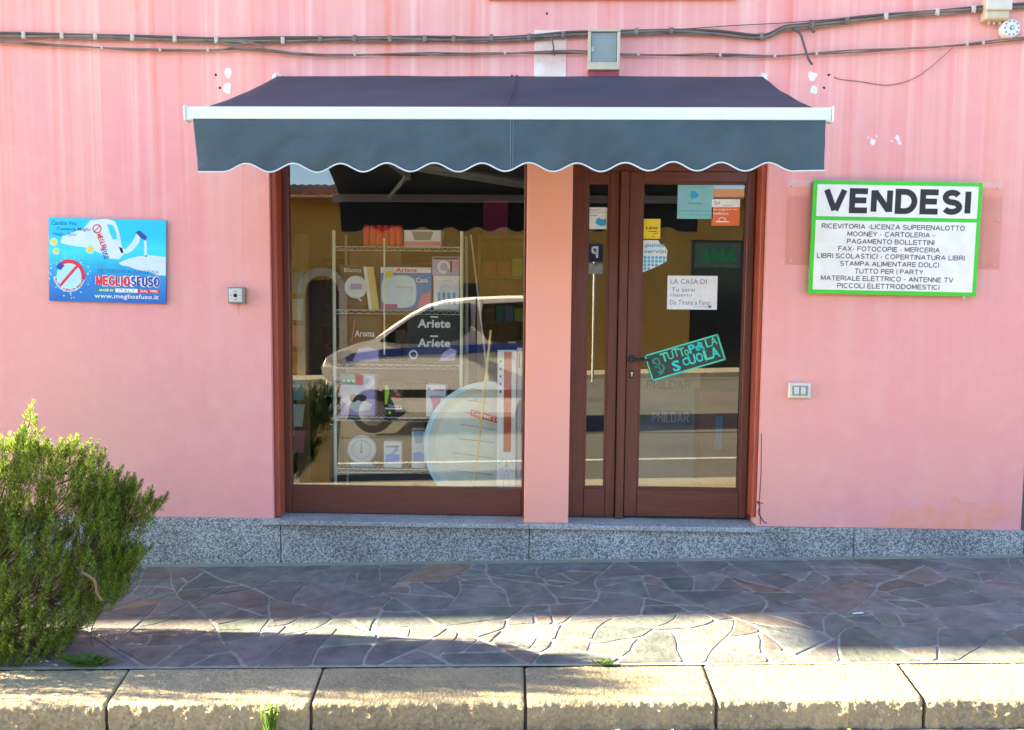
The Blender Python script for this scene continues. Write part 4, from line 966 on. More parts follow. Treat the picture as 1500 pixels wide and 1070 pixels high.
# green marker sign, tilted
c0, c1, c2_ = P(943, 521, GY-.004), P(1052, 489, GY-.004), P(955, 559, GY-.004)
t1 = thing('painted_sign', 'tilted dark strip with mint green hand lettering TUTTO PER LA SCUOLA across the door', 'sign', (P(1000, 525, GY).x, GY, P(1000, 525, GY).z-.1))
s1 = Sheet(c0, c1, c2_); mb = MB(); s1.rect(mb, 0, 0, 1, 1, 0, 1.2); mb.build('strip', flat('dark_green_film', (.03, .055, .045), .35), t1)
M['mint'] = flat('mint_green_paint', (.06, .66, .45), .5); M['mint2'] = flat('turquoise_paint', (.02, .62, .58), .5)
mb = MB(); s1.line(mb, [(.015, .03), (.985, .03), (.985, .97), (.015, .97), (.015, .03)], .010, 1); mb.build('border', M['mint'], t1)
for (t_, u, v, h, m_) in (('T', .245, .10, .34, 'mint'), ('U', .33, .12, .30, 'mint'), ('T', .41, .08, .30, 'mint'), ('T', .48, .12, .32, 'mint'), ('o', .54, .22, .22, 'mint'), ('P', .62, .10, .32, 'mint2'), ('e', .69, .20, .20, 'mint2'), ('R', .745, .10, .30, 'mint2'), ('L', .845, .08, .30, 'mint'), ('A', .915, .06, .30, 'mint'),
                         ('S', .36, .50, .40, 'mint2'), ('C', .49, .50, .30, 'mint2'), ('U', .58, .46, .36, 'mint2'), ('O', .68, .46, .36, 'mint2'), ('L', .79, .44, .38, 'mint'), ('A', .89, .42, .40, 'mint2')):
    w_ = h*.27; pr('letter', M[m_], t1, text, s1, t_, u-w_/2, v, u+w_/2, v+h, 1.2, .03 if h > .33 or m_ == 'mint2' else .01)
mb = MB(); s1.ring(mb, .13, .35, .14, .04, 1, 16, 150, 420); s1.ring(mb, .15, .62, .17, .045, 1, 16, 200, 500); s1.line(mb, [(.10, .3), (.17, .8), (.12, .85)], .006, 1); s1.line(mb, [(.09, .5), (.2, .5)], .006, 1); mb.build('doodle', flat('dull_mint_paint', (.03, .36, .26), .5), t1)
# suction hook of handle blocked; inside hours label

# ------------------------------------------------------------------ across the street (seen in the glass)
def CS(u0, z0, u1, z1, y, m=1):     # sheet facing +y, text reads from that side
    return Sheet((u1, y, z1), (u0, y, z1), (u1, y, z0))
M['ochre'] = mat('ochre_plaster', (.46, .26, .05), .9, c2=(.36, .20, .045), scale=1.2, amt=.9, bump=.3, bscale=60)
M['stonework'] = mat('pale_stone_surround', (.50, .42, .28), .85, c2=(.38, .31, .2), scale=6)
M['darkwood'] = mat('dark_wooden_door', (.05, .035, .025), .6, c2=(.08, .055, .04), scale=4, stretch=(8, 1, 1))
M['shopdark'] = flat('dark_tinted_panel', (.02, .022, .02), .15)
def Rf(px, py, Y=-16): return refl(px, py, Y)
op = thing('ochre_house', 'low ochre house with tiled roof and arched doorway, reflected in the glass', 'house', (0, -18, gz(0)))
EZ = Rf(460, 291).z
op_w = (-30, 30)
def hole_wall(x0, x1, z0, z1, holes, y):
    mb = MB(); xs_ = sorted({x0, x1, *[h[0] for h in holes], *[h[1] for h in holes]})
    for a, b_ in zip(xs_, xs_[1:]):
        hs = sorted([(h[2], h[3]) for h in holes if h[0] <= a+1e-6 and h[1] >= b_-1e-6]); z = z0
        for h0, h1 in hs:
            if h0 > z+1e-6: mb.box(a, b_, y-.3, y, z, h0)
            z = h1
        mb.box(a, b_, y-.3, y, z, z1)
    return mb
ax0, ax1, at_, ab = Rf(447, 400).x, Rf(497, 400).x, Rf(460, 410).z, gz(-6)-.02
sx0, sx1, st_ = Rf(1012, 400).x, Rf(1090, 400).x, Rf(1050, 352).z
wins = [(-15.5, -14.4, 1.0, 2.3), (-10.5, -9.4, 1.0, 2.3), (-2.6, -1.5, 1.0, 2.3), (9.2, 10.3, 1.2, 2.5), (14, 15.1, 1.2, 2.5)]
hole_wall(-30, 30, -1.3, EZ, [(ax0, ax1, ab, at_), (sx0, sx1, -.0, st_)]+wins, -16).build('wall', M['ochre'], op)
# arch surround and door
cx_ = (ax0+ax1)/2; hw = (ax1-ax0)/2; mb = MB(); outer = []; inner = []
for k in range(17):
    a = math.pi*k/16; outer.append((cx_+(hw+.22)*math.cos(a), at_-hw*.75+(hw+.22)*math.sin(a))); inner.append((cx_+hw*math.cos(a), at_-hw*.75+hw*.98*math.sin(a)))
outer = [(cx_+hw+.22, ab)]+outer+[(cx_-hw-.22, ab)]; inner = [(cx_+hw, ab)]+inner+[(cx_-hw, ab)]
n = len(outer); V = [(x, -15.93, z) for x, z in outer+inner]+[(x, -16.05, z) for x, z in outer+inner]; Fc = []
for k in range(n-1): Fc += [(k, k+1, n+k+1, n+k), (n+k, n+k+1, 3*n+k+1, 3*n+k), (k, k+1, 2*n+k+1, 2*n+k)]
mb.add(V, Fc); mb.build('arch_surround', M['stonework'], op)
for s in (0, 1): MB().bbox(ax0+s*hw+.004, ax0+(s+1)*hw-.004, -16.2, -16.12, ab, at_+.25, .01).build('door_leaf', M['darkwood'], op)
for (a, b_, c, d) in wins:
    wf = MB().bbox(a+.002, b_-.002, -16.12, -16.06, c+.002, d-.002, .01).build('window', M['darkwood'], op)
    MB().box(a+.08, b_-.08, -16.059, -16.05, c+.08, d-.08).build('pane', M['shopdark'], wf)
    MB().bbox(a-.1, b_+.1, -16.0, -15.86, c-.08, c-.002, .01).build('window_sill', M['stonework'], op)
sf = MB().bbox(sx0+.002, sx1-.002, -16.18, -16.1, 0.002, st_-.002, .02).build('shopfront', M['shopdark'], op)
sg_ = Sheet((sx1-.1, -16.05, st_-.08), (sx0+.1, -16.05, st_-.08), (sx1-.1, -16.05, st_-.75), 1)
mb = MB(); sg_.rect(mb, 0, 0, 1, 1, 0, 30); mb.build('sign_panel', flat('grey_green_panel', (.12, .15, .13)), sf)
pr('sign_letters', flat('leaf_green_letters', (.02, .30, .08)), sf, caps, sg_, 'AMA', .08, .15, .92, .85, 12, .28, .3)
# eaves, roof with rows of tiles
RT = [(-30, -15.55, EZ), (30, -15.55, EZ), (30, -17.5, EZ+.55), (-30, -17.5, EZ+.55)]
mb = MB(); mb.prism(RT, (0, 0, -.06)); mb.prism([(-30, -24.5, EZ), (30, -24.5, EZ-1.2), (30, -17.5, EZ+.55), (-30, -17.5, EZ+.55)], (0, 0, -.06)); mb.build('roof', M['tile'], op)
tl_ = None
for i in range(60):
    x = -13.5+i*.23
    if tl_ is None:
        mb = MB(); mb.tube([(0, .04, -.02), (0, -1.98, .50)], [.11, .085], 8); tl_ = mb.build('tile_row', M['tile'], op, smooth=True); tl_.location = Vector((x, -15.5, EZ+.05)); base_tl = tl_
    else:
        c = base_tl.copy(); col.objects.link(c); c.parent = op; c.location = Vector((x, -15.5+random.uniform(-.03, .03), EZ+.05))
MB().box(-30, 30, -24.0, -16.301, -1.3, EZ-1.25).build('house_body', M['ochre'], op)
mb = MB(); mb.tube([(-30, -15.46, EZ-.05), (30, -15.46, EZ-.05)], .07, 8); mb.build('gutter', flat('copper_gutter', (.2, .09, .05), .5), op)

# parking sign
pc = refl(871, 400, -13.6)
ps = thing('parking_sign', 'blue parking sign on a grey pole across the street, reflected in the door side light', 'street sign', (pc.x, -13.6, gz(pc.x)-.12))
a, b_ = refl(860, 357, -13.6), refl(883, 384, -13.6)
mb = MB(); mb.tube([(pc.x, -13.65, gz(pc.x)-.14), (pc.x, -13.65, a.z)], .035, 10); mb.build('pole', mat('galvanised_pole', (.45, .45, .44), .4, metal=.6), ps, smooth=True)
psz = Sheet((b_.x, -13.58, a.z), (a.x, -13.58, a.z), (b_.x, -13.58, b_.z), 1); mb = MB(); psz.rect(mb, 0, 0, 1, 1, 0, 20); mb.build('plate', flat('parking_blue', (.015, .025, .09), .4), ps)
pr('letter', M['white'], ps, caps, psz, 'P', .3, .15, .72, .85, 3, .24)
a2, b2 = refl(860, 386, -13.6), refl(883, 402, -13.6); mb = MB(); mb.box(a2.x, b2.x, -13.61, -13.59, b2.z, a2.z); mb.build('lower_plate', flat('grey_plate', (.4, .4, .4)), ps)

# white van with blue stripe parked on the far half of the lane
VY = -5.75
van = thing('parked_van', 'small white van with a blue side stripe parked facing left, reflected in the shop window', 'van', (-1.15, VY-.8, gz(-1.15)-KERB_H))
def V2(px, py): p = refl(px, py, VY); return (p.x, p.z)
rz0 = gz(-1.1)-KERB_H
M['vwhite'] = mat('white_van_paint', (.88, .87, .83), .3, coat=.3); M['vglass'] = flat('van_tinted_glass', (.012, .014, .014), .2, spec=.08); M['tyre'] = flat('tyre_rubber', (.02, .02, .02), .8)
M['vblue'] = flat('blue_stripe', (.02, .06, .32), .3); M['trim'] = flat('black_plastic_trim', (.025, .025, .027), .6)
prof = [V2(474, 548), V2(471, 535), V2(476, 524), V2(495, 514), V2(520, 504), V2(548, 497), V2(572, 478), V2(600, 459), V2(625, 446), V2(650, 439), V2(690, 435), V2(740, 433), V2(800, 433), V2(842, 435)]
xr = V2(849, 500)[0]; 
prof += [(xr-.02, prof[-1][1]-.12), (xr, 1.1), (xr, .35), (xr-.05, rz0+.34), (V2(560, 500)[0], rz0+.32), (prof[0][0]+.06, rz0+.36)]
W2 = 1.66
# body: profile lofted over five sections, roof narrower than the waist
cy = VY-W2/2; V = []; n = len(prof); ks_ = [0, .04, .5, .96, 1]
belt = V2(600, 503)[1]
for k in ks_:
    y = VY - W2*k
    for (x, z) in prof:
        f_ = max(0, (z-belt))/.9; s_ = (y-cy)/(W2/2); edge = 1 if k in (0, 1) else 0
        yy = cy+(y-cy)*(1-.16*f_); xx = x+(.03 if edge and x < -2.9 else 0); zz = z-(.04 if edge and z > belt+.2 else 0)
        V.append((xx, yy, zz))
Fc = []
for i in range(len(ks_)-1):
    for k in range(n): k2 = (k+1) % n; Fc.append((i*n+k, i*n+k2, (i+1)*n+k2, (i+1)*n+k))
Fc += [tuple(range(n)), tuple((len(ks_)-1)*n+k for k in range(n))]
mb = MB(); mb.add(V, Fc); mb.build('body', M['vwhite'], van, smooth=True)
def side(pts, off, thick, yadd=0):
    v = []
    for (x, z) in pts:
        f_ = max(0, (z-belt))/.9; v.append((x, cy+(W2/2)*(1-.16*f_)+off, z))
    mb = MB(); mb.prism(v, (0, thick, 0)); return mb
side([V2(555, 501), V2(575, 485), V2(600, 467), V2(628, 452), V2(645, 447), V2(688, 444), V2(690, 470), V2(688, 486), V2(672, 498), V2(655, 503), V2(620, 505)], .004, .006).build('side_window', M['vglass'], van)
side([V2(706, 445), V2(775, 442), V2(826, 443), V2(835, 462), V2(836, 497), V2(770, 499), V2(730, 502), V2(712, 498), V2(704, 480)], .004, .006).build('side_window', M['vglass'], van)
side([V2(505, 520), V2(560, 512), V2(640, 507), V2(849, 499), V2(849, 512), V2(640, 519), V2(560, 523), V2(508, 530)], .004, .004).build('blue_stripe', M['vblue'], van)
side([V2(478, 523), V2(495, 516), V2(515, 512), V2(512, 521), V2(490, 530), V2(478, 532)], .006, .010).build('headlight', flat('clear_lamp_glass', (.6, .65, .7), .05), van)
side([V2(472, 546), V2(471, 537), V2(500, 540), V2(520, 546), V2(522, 560), V2(478, 556)], .005, .02).build('bumper', M['vwhite'], van)
side([V2(560, 571), V2(790, 571), V2(790, 583), V2(560, 583)], .004, .012).build('sill_trim', M['trim'], van)
side([V2(582, 503), V2(583, 484), V2(597, 482), V2(600, 503)], .09, .10).build('mirror', M['trim'], van)
side([V2(696, 437), V2(698, 437), V2(698, 588), V2(696, 588)], .0045, .003).build('door_gap', M['trim'], van)
side([V2(668, 516), V2(686, 515), V2(686, 519), V2(668, 520)], .006, .02).build('door_handle', M['trim'], van)
for xw in (V2(545, 500)[0], V2(790, 500)[0]):
    for yw, s_ in ((VY+.012, 1), (VY-W2-.012+.2, 1)):
        rw = .31; mb = MB(); c = (xw, yw, rz0+rw)
        mb.lathe([(rw-.10, .0), (rw-.02, 0), (rw, .03), (rw, .17), (rw-.02, .20)], c, 'Y', 28); wh = mb.build('wheel', M['tyre'], van, smooth=True)
        mb = MB(); mb.lathe([(.05, -.012), (.10, -.008), (.19, -.004), (.205, .002)], c, 'Y', 20); mb.build('rim', mat('wheel_alloy', (.5, .5, .5), .35, metal=.7), wh, smooth=True)
    mb = MB(); ring = [(xw+(.34)*math.cos(math.pi*k/14), VY+.002, rz0+.31+.34*math.sin(math.pi*k/14)) for k in range(15)]
    mb.prism(ring+[(xw-.37, VY+.002, rz0+.2), (xw+.37, VY+.002, rz0+.2)], (0, .008, 0)); mb.build('wheel_arch', M['trim'], van)

# planter with a dark shrub beyond the kerb at the left, seen in the glass
fx = refl(466, 690, -2.85)
pl_t = thing('planter', 'beige square planter with a dark shrub at the left kerb, reflected in the shop window', 'planter', (fx.x, -2.85, gz(fx.x)-KERB_H))
z0 = gz(fx.x)-KERB_H
hw0, hw1 = .16, .20; mb = MB(); ph_ = .62
mb.add([(fx.x+a*hw0, -2.85+b*hw0, z0) for a, b in ((-1, -1), (1, -1), (1, 1), (-1, 1))]+[(fx.x+a*hw1, -2.85+b*hw1, z0+ph_) for a, b in ((-1, -1), (1, -1), (1, 1), (-1, 1))]+[(fx.x+a*(hw1-.03), -2.85+b*(hw1-.03), z0+ph_) for a, b in ((-1, -1), (1, -1), (1, 1), (-1, 1))]+[(fx.x+a*(hw1-.03), -2.85+b*(hw1-.03), z0+ph_-.06) for a, b in ((-1, -1), (1, -1), (1, 1), (-1, 1))],
       [(0, 1, 2, 3)]+[(r*4+k, r*4+(k+1) % 4, r*4+4+(k+1) % 4, r*4+4+k) for r in range(3) for k in range(4)])
mb.build('pot', mat('beige_concrete', (.46, .36, .22), .8, c2=(.36, .28, .17), scale=8), pl_t)
MB().box(fx.x-.165, fx.x+.165, -3.015, -2.685, z0+ph_-.08, z0+ph_-.05).build('soil', M['soil'], pl_t)

# ------------------------------------------------------------------ foliage
def leafmat(name, a, b_, tr=.35):
    m = bpy.data.materials.new(name); m.use_nodes = True; t = m.node_tree; N = t.nodes; L = t.links
    b = N['Principled BSDF']; b.inputs['Roughness'].default_value = .5; b.inputs['Specular IOR Level'].default_value = .3
    g_ = N.new('ShaderNodeNewGeometry'); cr = N.new('ShaderNodeValToRGB'); L.new(g_.outputs['Random Per Island'], cr.inputs[0])
    e = cr.color_ramp.elements; e[0].color = (*a, 1); e[1].color = (*b_, 1)
    L.new(cr.outputs[0], b.inputs['Base Color'])
    tl = N.new('ShaderNodeBsdfTranslucent'); hs = N.new('ShaderNodeHueSaturation'); hs.inputs['Value'].default_value = 1.6; L.new(cr.outputs[0], hs.inputs['Color']); L.new(hs.outputs[0], tl.inputs[0])
    mx = N.new('ShaderNodeMixShader'); mx.inputs[0].default_value = tr; L.new(b.outputs[0], mx.inputs[1]); L.new(tl.outputs[0], mx.inputs[2]); L.new(mx.outputs[0], N['Material Output'].inputs[0])
    return m
M['needle'] = leafmat('rosemary_needles', (.018, .065, .008), (.27, .38, .035)); M['bark'] = mat('woody_stem', (.16, .11, .07), .9, c2=(.09, .06, .04), scale=40)
M['shrub'] = leafmat('dark_shrub_leaves', (.01, .025, .008), (.03, .06, .015))
def sprig(mb, p, d, L_, rn, nl=44, nlen=.031, wd=.0048):
    # one upright shoot with whorls of narrow needles
    d = d.normalized(); up = Vector((0, 0, 1)); pts = []; q = p.copy(); v = d.copy(); st = 6
    for i in range(st+1):
        pts.append(q.copy()); v = (v+up*.14+Vector((rn.gauss(0, .06), rn.gauss(0, .06), 0))).normalized(); q += v*L_/st
    mb.cur = 1; mb.tube(pts, [.0014*(1-.7*i/st) for i in range(st+1)], 3, cap=False); mb.cur = 0
    for k in range(nl):
        t_ = (k+.5)/nl; f_ = t_*st; i = min(st-1, int(f_)); b_ = pts[i].lerp(pts[i+1], f_-i); ax = (pts[i+1]-pts[i]).normalized()
        a = k*2.4+rn.uniform(-.3, .3); s1_ = ax.cross(Vector((.3, .5, .81))).normalized(); s2_ = ax.cross(s1_)
        out = s1_*math.cos(a)+s2_*math.sin(a); dirn = (ax*(.55+.9*t_*t_)+out).normalized(); ln = nlen*(1.0-.45*t_)*rn.uniform(.8, 1.15)
        w_ = dirn.cross(ax).normalized()*wd*.5; tip = b_+dirn*ln+ax*ln*.12; mid = b_+dirn*ln*.5
        mb.add([b_, mid+w_, tip, mid-w_], [(0, 1, 2, 3)])
rn = random.Random(11)
bush = thing('rosemary_bush', 'bushy green rosemary spilling over the pavement edge at the left', 'bush', (-2.95, -1.3, gz(-2.95)))
sil = [(-190, 640), (-60, 632), (0, 652), (28, 628), (45, 604), (58, 640), (90, 640), (118, 630), (150, 668), (185, 682), (214, 712), (238, 742), (232, 752), (190, 755), (196, 782), (222, 800), (212, 822), (184, 862), (150, 902), (118, 925), (95, 950), (62, 985), (-20, 1002), (-190, 1010)]
def inside(x, y):
    c = False; n = len(sil)
    for i in range(n):
        x1, y1 = sil[i]; x2, y2 = sil[i-1]
        if (y1 > y) != (y2 > y) and x < (x2-x1)*(y-y1)/(y2-y1)+x1: c = not c
    return c
root = Vector((-2.95, -1.3, gz(-2.95)))
cells_ = {}
cnt = 0
spur = 0
while cnt < 2300:
    x, y = rn.uniform(-190, 240), rn.uniform(600, 1010)
    if spur < 150: x, y = rn.uniform(150, 240), rn.uniform(690, 870)
    yt = y - rn.uniform(0, 0)
    if not inside(x, y) or not inside(x, y+14) and rn.random() < .5: continue
    rad = min(1, max(.15, (250-x)/330))
    Y = -1.34 + rn.uniform(-1, 1)*.36*rad**.5*(1-abs((y-800)/300)*.4)
    if y > 930: Y = min(max(Y, -1.50), -1.2)
    tip = P(x, y, Y)
    if tip.z < gz(tip.x)+.02: tip.z = gz(tip.x)+.02+rn.random()*.05
    cnt += 1; spur += 1
    out = (tip-root); out.z *= .6; out = out.normalized()
    d = (out*.75+Vector((rn.gauss(.08, .26), rn.gauss(0, .25), .75+rn.gauss(0, .2)))).normalized()
    L_ = rn.uniform(.07, .14)
    st = tip - d*L_ - Vector((0, 0, L_*.25))
    key = (int((x+190)//62), int((y-600)//70)); cells_.setdefault(key, []).append((st, d, L_))
# a loose spray reaching out to the right over the plinth
for line, n_ in ((((120, 745), (180, 742), (236, 738)), 34), (((110, 690), (160, 700), (206, 716)), 16), (((50, 668), (100, 662), (150, 676)), 30), (((-20, 660), (20, 655), (60, 655)), 24), (((120, 850), (175, 830), (214, 806)), 22), (((20, 660), (34, 630), (44, 606)), 10)):
    sp_ = spline([P(a, b_, -1.36) for a, b_ in line], 12)
    for k in range(n_):
        q = sp_[min(len(sp_)-1, int(k*len(sp_)/n_))]+Vector((rn.gauss(0, .012), rn.gauss(0, .03), rn.gauss(-.02, .012)))
        cells_.setdefault(('s', n_), []).append((q, Vector((.45+rn.gauss(0, .25), rn.gauss(0, .25), .8)), rn.uniform(.05, .10)))
for key, lst in sorted(cells_.items(), key=str):
    mb = MB(); c = sum((s[0] for s in lst), Vector())/len(lst)
    # limb from the root out to this part of the crown, then a twig to every sprig
    mid = root.lerp(c, .55)+Vector((rn.gauss(0, .03), rn.gauss(0, .03), rn.uniform(-.06, .05)))
    limb = spline([root+Vector((rn.gauss(0, .04), rn.gauss(0, .04), 0)), mid, c-Vector((0, 0, .03))], 6)
    mb.cur = 1; mb.tube(limb, [.007-.005*i/(len(limb)-1) for i in range(len(limb))], 5, cap=False)
    for (s_, d, L_) in lst:
        far = (s_-c).length; j = limb[max(0, len(limb)-1-int(min(6, far*12)))]
        mb.cur = 1
        if far > .06: mb.tube([j, j.lerp(s_, .5)+Vector((0, 0, -.01)), s_], [.0026, .002, .0012], 3, cap=False)
        sprig(mb, s_, d, L_, rn)
    br_ = mb.build('branch', [M['needle'], M['bark']], bush)
mb = MB(); mb.tube([root-Vector((0, 0, .05)), root+Vector((.05, 0, .2)), root+Vector((.2, .02, .4))], [.035, .028, .015], 8); mb.build('trunk', M['bark'], bush, smooth=True)
mb = MB(); mb.tube(spline([P(148, 895, -1.35), P(138, 912, -1.33), P(133, 930, -1.32), P(137, 948, -1.34)]), .003, 5); mb.build('dry_twig', M['bark'], bush)
mb = MB(); mb.tube(spline([P(120, 838, -1.55), P(138, 850, -1.57), P(142, 868, -1.57), P(150, 880, -1.56)]), [.006]*18+[.004], 6); mb.build('bare_stem', mat('brown_dead_wood', (.20, .13, .08), .9), bush)
# dark shrub in the planter
mb = MB(); top = Vector((fx.x, -2.85, z0+ph_-.03))
for k in range(260):
    a = rn.uniform(0, 6.28); r = rn.uniform(.02, .22); p = top+Vector((r*math.cos(a), r*math.sin(a), rn.uniform(0, .34))); sprig(mb, p, Vector((math.cos(a)*.6, math.sin(a)*.6, .8)), rn.uniform(.08, .16), rn, 16, .05, .014)
tag(mb.build('shrub_leaves', [M['shrub'], M['bark']], pl_t), kind='stuff')
# more foliage out of frame that throws the dappled shade on the kerb
hz_ = thing('unseen_shade_plant', 'second rosemary plant just outside the left edge beside the kerb', 'bush', (-3.5, -1.62, gz(-3.5)))
mb = MB(); c0 = Vector((-3.5, -1.62, gz(-3.5)))
for k in range(900):
    a = rn.uniform(0, 6.28); r = abs(rn.gauss(0, .2)); h = rn.uniform(.0, 1.0)**.8*1.62
    if (r > .36): continue
    sprig(mb, c0+Vector((r*1.2*math.cos(a), r*.55*math.sin(a)+.10*h-.06, h)), Vector((math.cos(a)*.4, math.sin(a)*.4, .9)), rn.uniform(.10, .18), rn, 14, .04, .008)
tag(mb.build('foliage', [M['needle'], M['bark']], hz_), kind='stuff')
# weeds
M['weed'] = leafmat('weed_leaves', (.05, .12, .02), (.14, .24, .04)); M['petal'] = flat('yellow_petals', (.75, .55, .03))
def weed(name, label, cat, p, n, h, spread, lw, flower=0):
    t_ = thing(name, label, cat, p)
    for k in range(n):
        a = rn.uniform(0, 6.28); q = Vector(p)+Vector((rn.gauss(0, spread*.4), rn.gauss(0, spread*.12), 0)); hh = h*rn.uniform(.5, 1.1)
        d = Vector((math.cos(a)*spread, math.sin(a)*spread*.5, hh)); side_ = Vector((-math.sin(a), math.cos(a), 0))*lw/2
        mb = MB(); m1 = q+d*.55+Vector((0, 0, hh*.12)); tip = q+d*Vector((1, 1, 1)).x; tip.z -= .2*hh*rn.random()
        mb.add([q-side_*.4, q+side_*.4, m1+side_, tip, m1-side_], [(0, 1, 2, 3, 4)]); mb.build('leaf', M['weed'], t_)
    for k in range(flower):
        c = Vector(p)+Vector((rn.gauss(0, spread*.6), rn.gauss(0, .01), h*rn.uniform(.5, 1.0))); mb = MB(); mb.lathe([(.001, -.003), (.007, 0), (.003, .004)], c, 'Z', 7); mb.build('flower', M['petal'], t_)
p = P(400, 1030, YK1+.01); weed('weed', 'tall thin weed with tiny yellow flowers growing against the kerb front', 'weed', (p.x, YK1-.035, gz(p.x)-.12), 26, .17, .035, .010, 7)
p = P(885, 974, YK0+.03); weed('weed', 'low green tuft in the joint behind the kerb in the sunlit strip', 'weed', (p.x, YK0+.0, gz(p.x)), 22, .022, .05, .010)
p = P(128, 972, -1.5); weed('weed', 'leafy weed sprouting at the foot of the rosemary by the kerb', 'weed', (p.x, -1.5, gz(p.x)), 40, .06, .10, .022)
for (px_, py_) in ((1240, 1066),):
    p = P(px_, py_, YK1-.05); weed('weed', 'yellow flowered weed at the foot of the kerb on the right', 'weed', (p.x, YK1-.06, gz(p.x)-KERB_H), 10, .03, .03, .012, 6)
mb_t = None
for i, (px_, py_, lb) in enumerate(((905, 1069, 'crumpled white paper scrap at the foot of the kerb'), (985, 1071, 'smaller white paper scrap in the gutter right of the first one'))):
    p = P(px_, py_, YK1-.05); mb = MB(); bm_ = []
    for k in range(10):
        a = 6.28*k/10; rr_ = (.03 if i == 0 else .017)*rn.uniform(.7, 1.1); bm_.append((p.x+rr_*math.cos(a), YK1-.06+rr_*.6*math.sin(a), gz(p.x)-KERB_H+.012+rn.uniform(0, .02)))
    cpt = (p.x, YK1-.06, gz(p.x)-KERB_H+.035); mb.add(bm_+[cpt, (p.x, YK1-.06, gz(p.x)-KERB_H+.002)], [(k, (k+1) % 10, 10) for k in range(10)]+[((k+1) % 10, k, 11) for k in range(10)])
    tag(mb.build('paper_scrap', M['paper']), lb, 'litter')
def ongr(px_, py_):
    d = CM @ Vector(((px_-750)/F, -(py_-535)/F, -1)); t_ = (-.115-CAM.z)/(d.z-.029*d.x); return CAM+d*t_
for (px_, py_, lb) in ((1258, 901, 'flat cigarette end lying on the dark paving at the right'),):
    p = ongr(px_, py_); mb = MB(); mb.tube([(p.x-.03, p.y, gz(p.x-.03)+.008), (p.x+.025, p.y+.008, gz(p.x)+.009)], .0045, 8); tag(mb.build('cigarette_end', M['paper']), lb, 'litter')

# ------------------------------------------------------------------ in the shop window
M['chrome'] = mat('chromed_wire', (.72, .72, .66), .3, metal=.7); M['postw'] = flat('white_post', (.80, .80, .66), .4)
SY0, SY1 = .46, .82
zs = [Z(580, y, SY0) for y in (362, 455, 535, 612, 688)]
xa, xb = X(490, 500, SY0), X(676, 500, SY0)
rk = thing('wire_rack', 'chrome wire shelving rack with five shelves standing behind the shop window', 'shelving', ((xa+xb)/2, (SY0+SY1)/2, iz0))
for (x_, y_) in ((xa, SY0), (xb, SY0), (xa, SY1), (xb, SY1)):
    mb = MB(); mb.tube([(x_, y_, iz0), (x_, y_, Z(490, 340, SY0))], .0125 if y_ == SY0 else .010, 10); mb.lathe([(.014, 0), (.014, .008), (.008, .012)], (x_, y_, Z(490, 340, SY0)), 'Z', 10); mb.build('post', M['postw'], rk, smooth=True)
for z in zs:
    mb = MB()
    mb.tube([(xa, SY0, z), (xb, SY0, z), (xb, SY1, z), (xa, SY1, z), (xa, SY0, z)], .004, 6, cap=False)
    shf = mb.build('shelf', M['chrome'], rk)
    mb = MB(); mb.tube([(xa, SY0, z-.026), (xb, SY0, z-.026)], .0035, 6); mb.build('lower_rail', M['chrome'], shf)
    mb = MB(); n = 30; mb.tube([(xa+(xb-xa)*k/n, SY0, z-(.002 if k % 2 else .024)) for k in range(n+1)], .0025, 4); mb.build('truss_wire', M['chrome'], shf)
    mb = MB()
    for k in range(26): x_ = xa+(xb-xa)*(k+.5)/26; mb.tube([(x_, SY0, z+.004), (x_, SY1, z+.004)], .0018, 4)
    tag(mb.build('deck_wires', M['chrome'], shf), kind='stuff')
def sz(i): return zs[i]+.006
def good(name, label, cat, x0, y0, x1, y1, Y, dep, m_, zb_=None, lean=0):
    a, b_ = P(x0, y0, Y), P(x1, y1, Y); zb2 = b_.z if zb_ is None else zb_
    t_ = thing(name, label, cat, ((a.x+b_.x)/2, Y+dep/2, zb2))
    mb = MB(); mb.bbox(a.x, b_.x, Y, Y+dep, zb2, a.z, .003); mb.build('carton', m_, t_)
    return t_, Sheet((a.x+.003, Y, a.z-.003), (b_.x-.003, Y, a.z-.003), (a.x+.003, Y, zb2+.003))
C_ = lambda n_, c, r=.5: flat(n_, c, r)
K = dict(dk=C_('dark_brown_card', (.045, .03, .025)), bl=C_('mid_blue_card', (.04, .22, .62)), wh=C_('white_card', (.82, .84, .86)), lil=C_('lilac_card', (.48, .40, .72)), pk=C_('pink_card', (.80, .26, .32)), rd=C_('glossy_red_film', (.90, .05, .03), .25),
         gr=C_('lime_card', (.45, .80, .03)), bk=C_('black_card', (.018, .018, .02)), tan=C_('cardboard', (.30, .19, .10), .9), sky=C_('sky_card', (.25, .45, .68)), teal=C_('sea_green_card', (.04, .38, .30)), mag=C_('magenta_print', (.60, .03, .28)), grey=C_('grey_print', (.25, .26, .28)), yl=C_('yellow_slab', (.68, .50, .18)), cy=C_('azure_liquid', (.02, .30, .85), .2), pale=C_('pale_blue_plastic', (.60, .80, .88), .4), cw=C_('cream_plastic', (.80, .82, .72), .4))
yb = SY0+.03
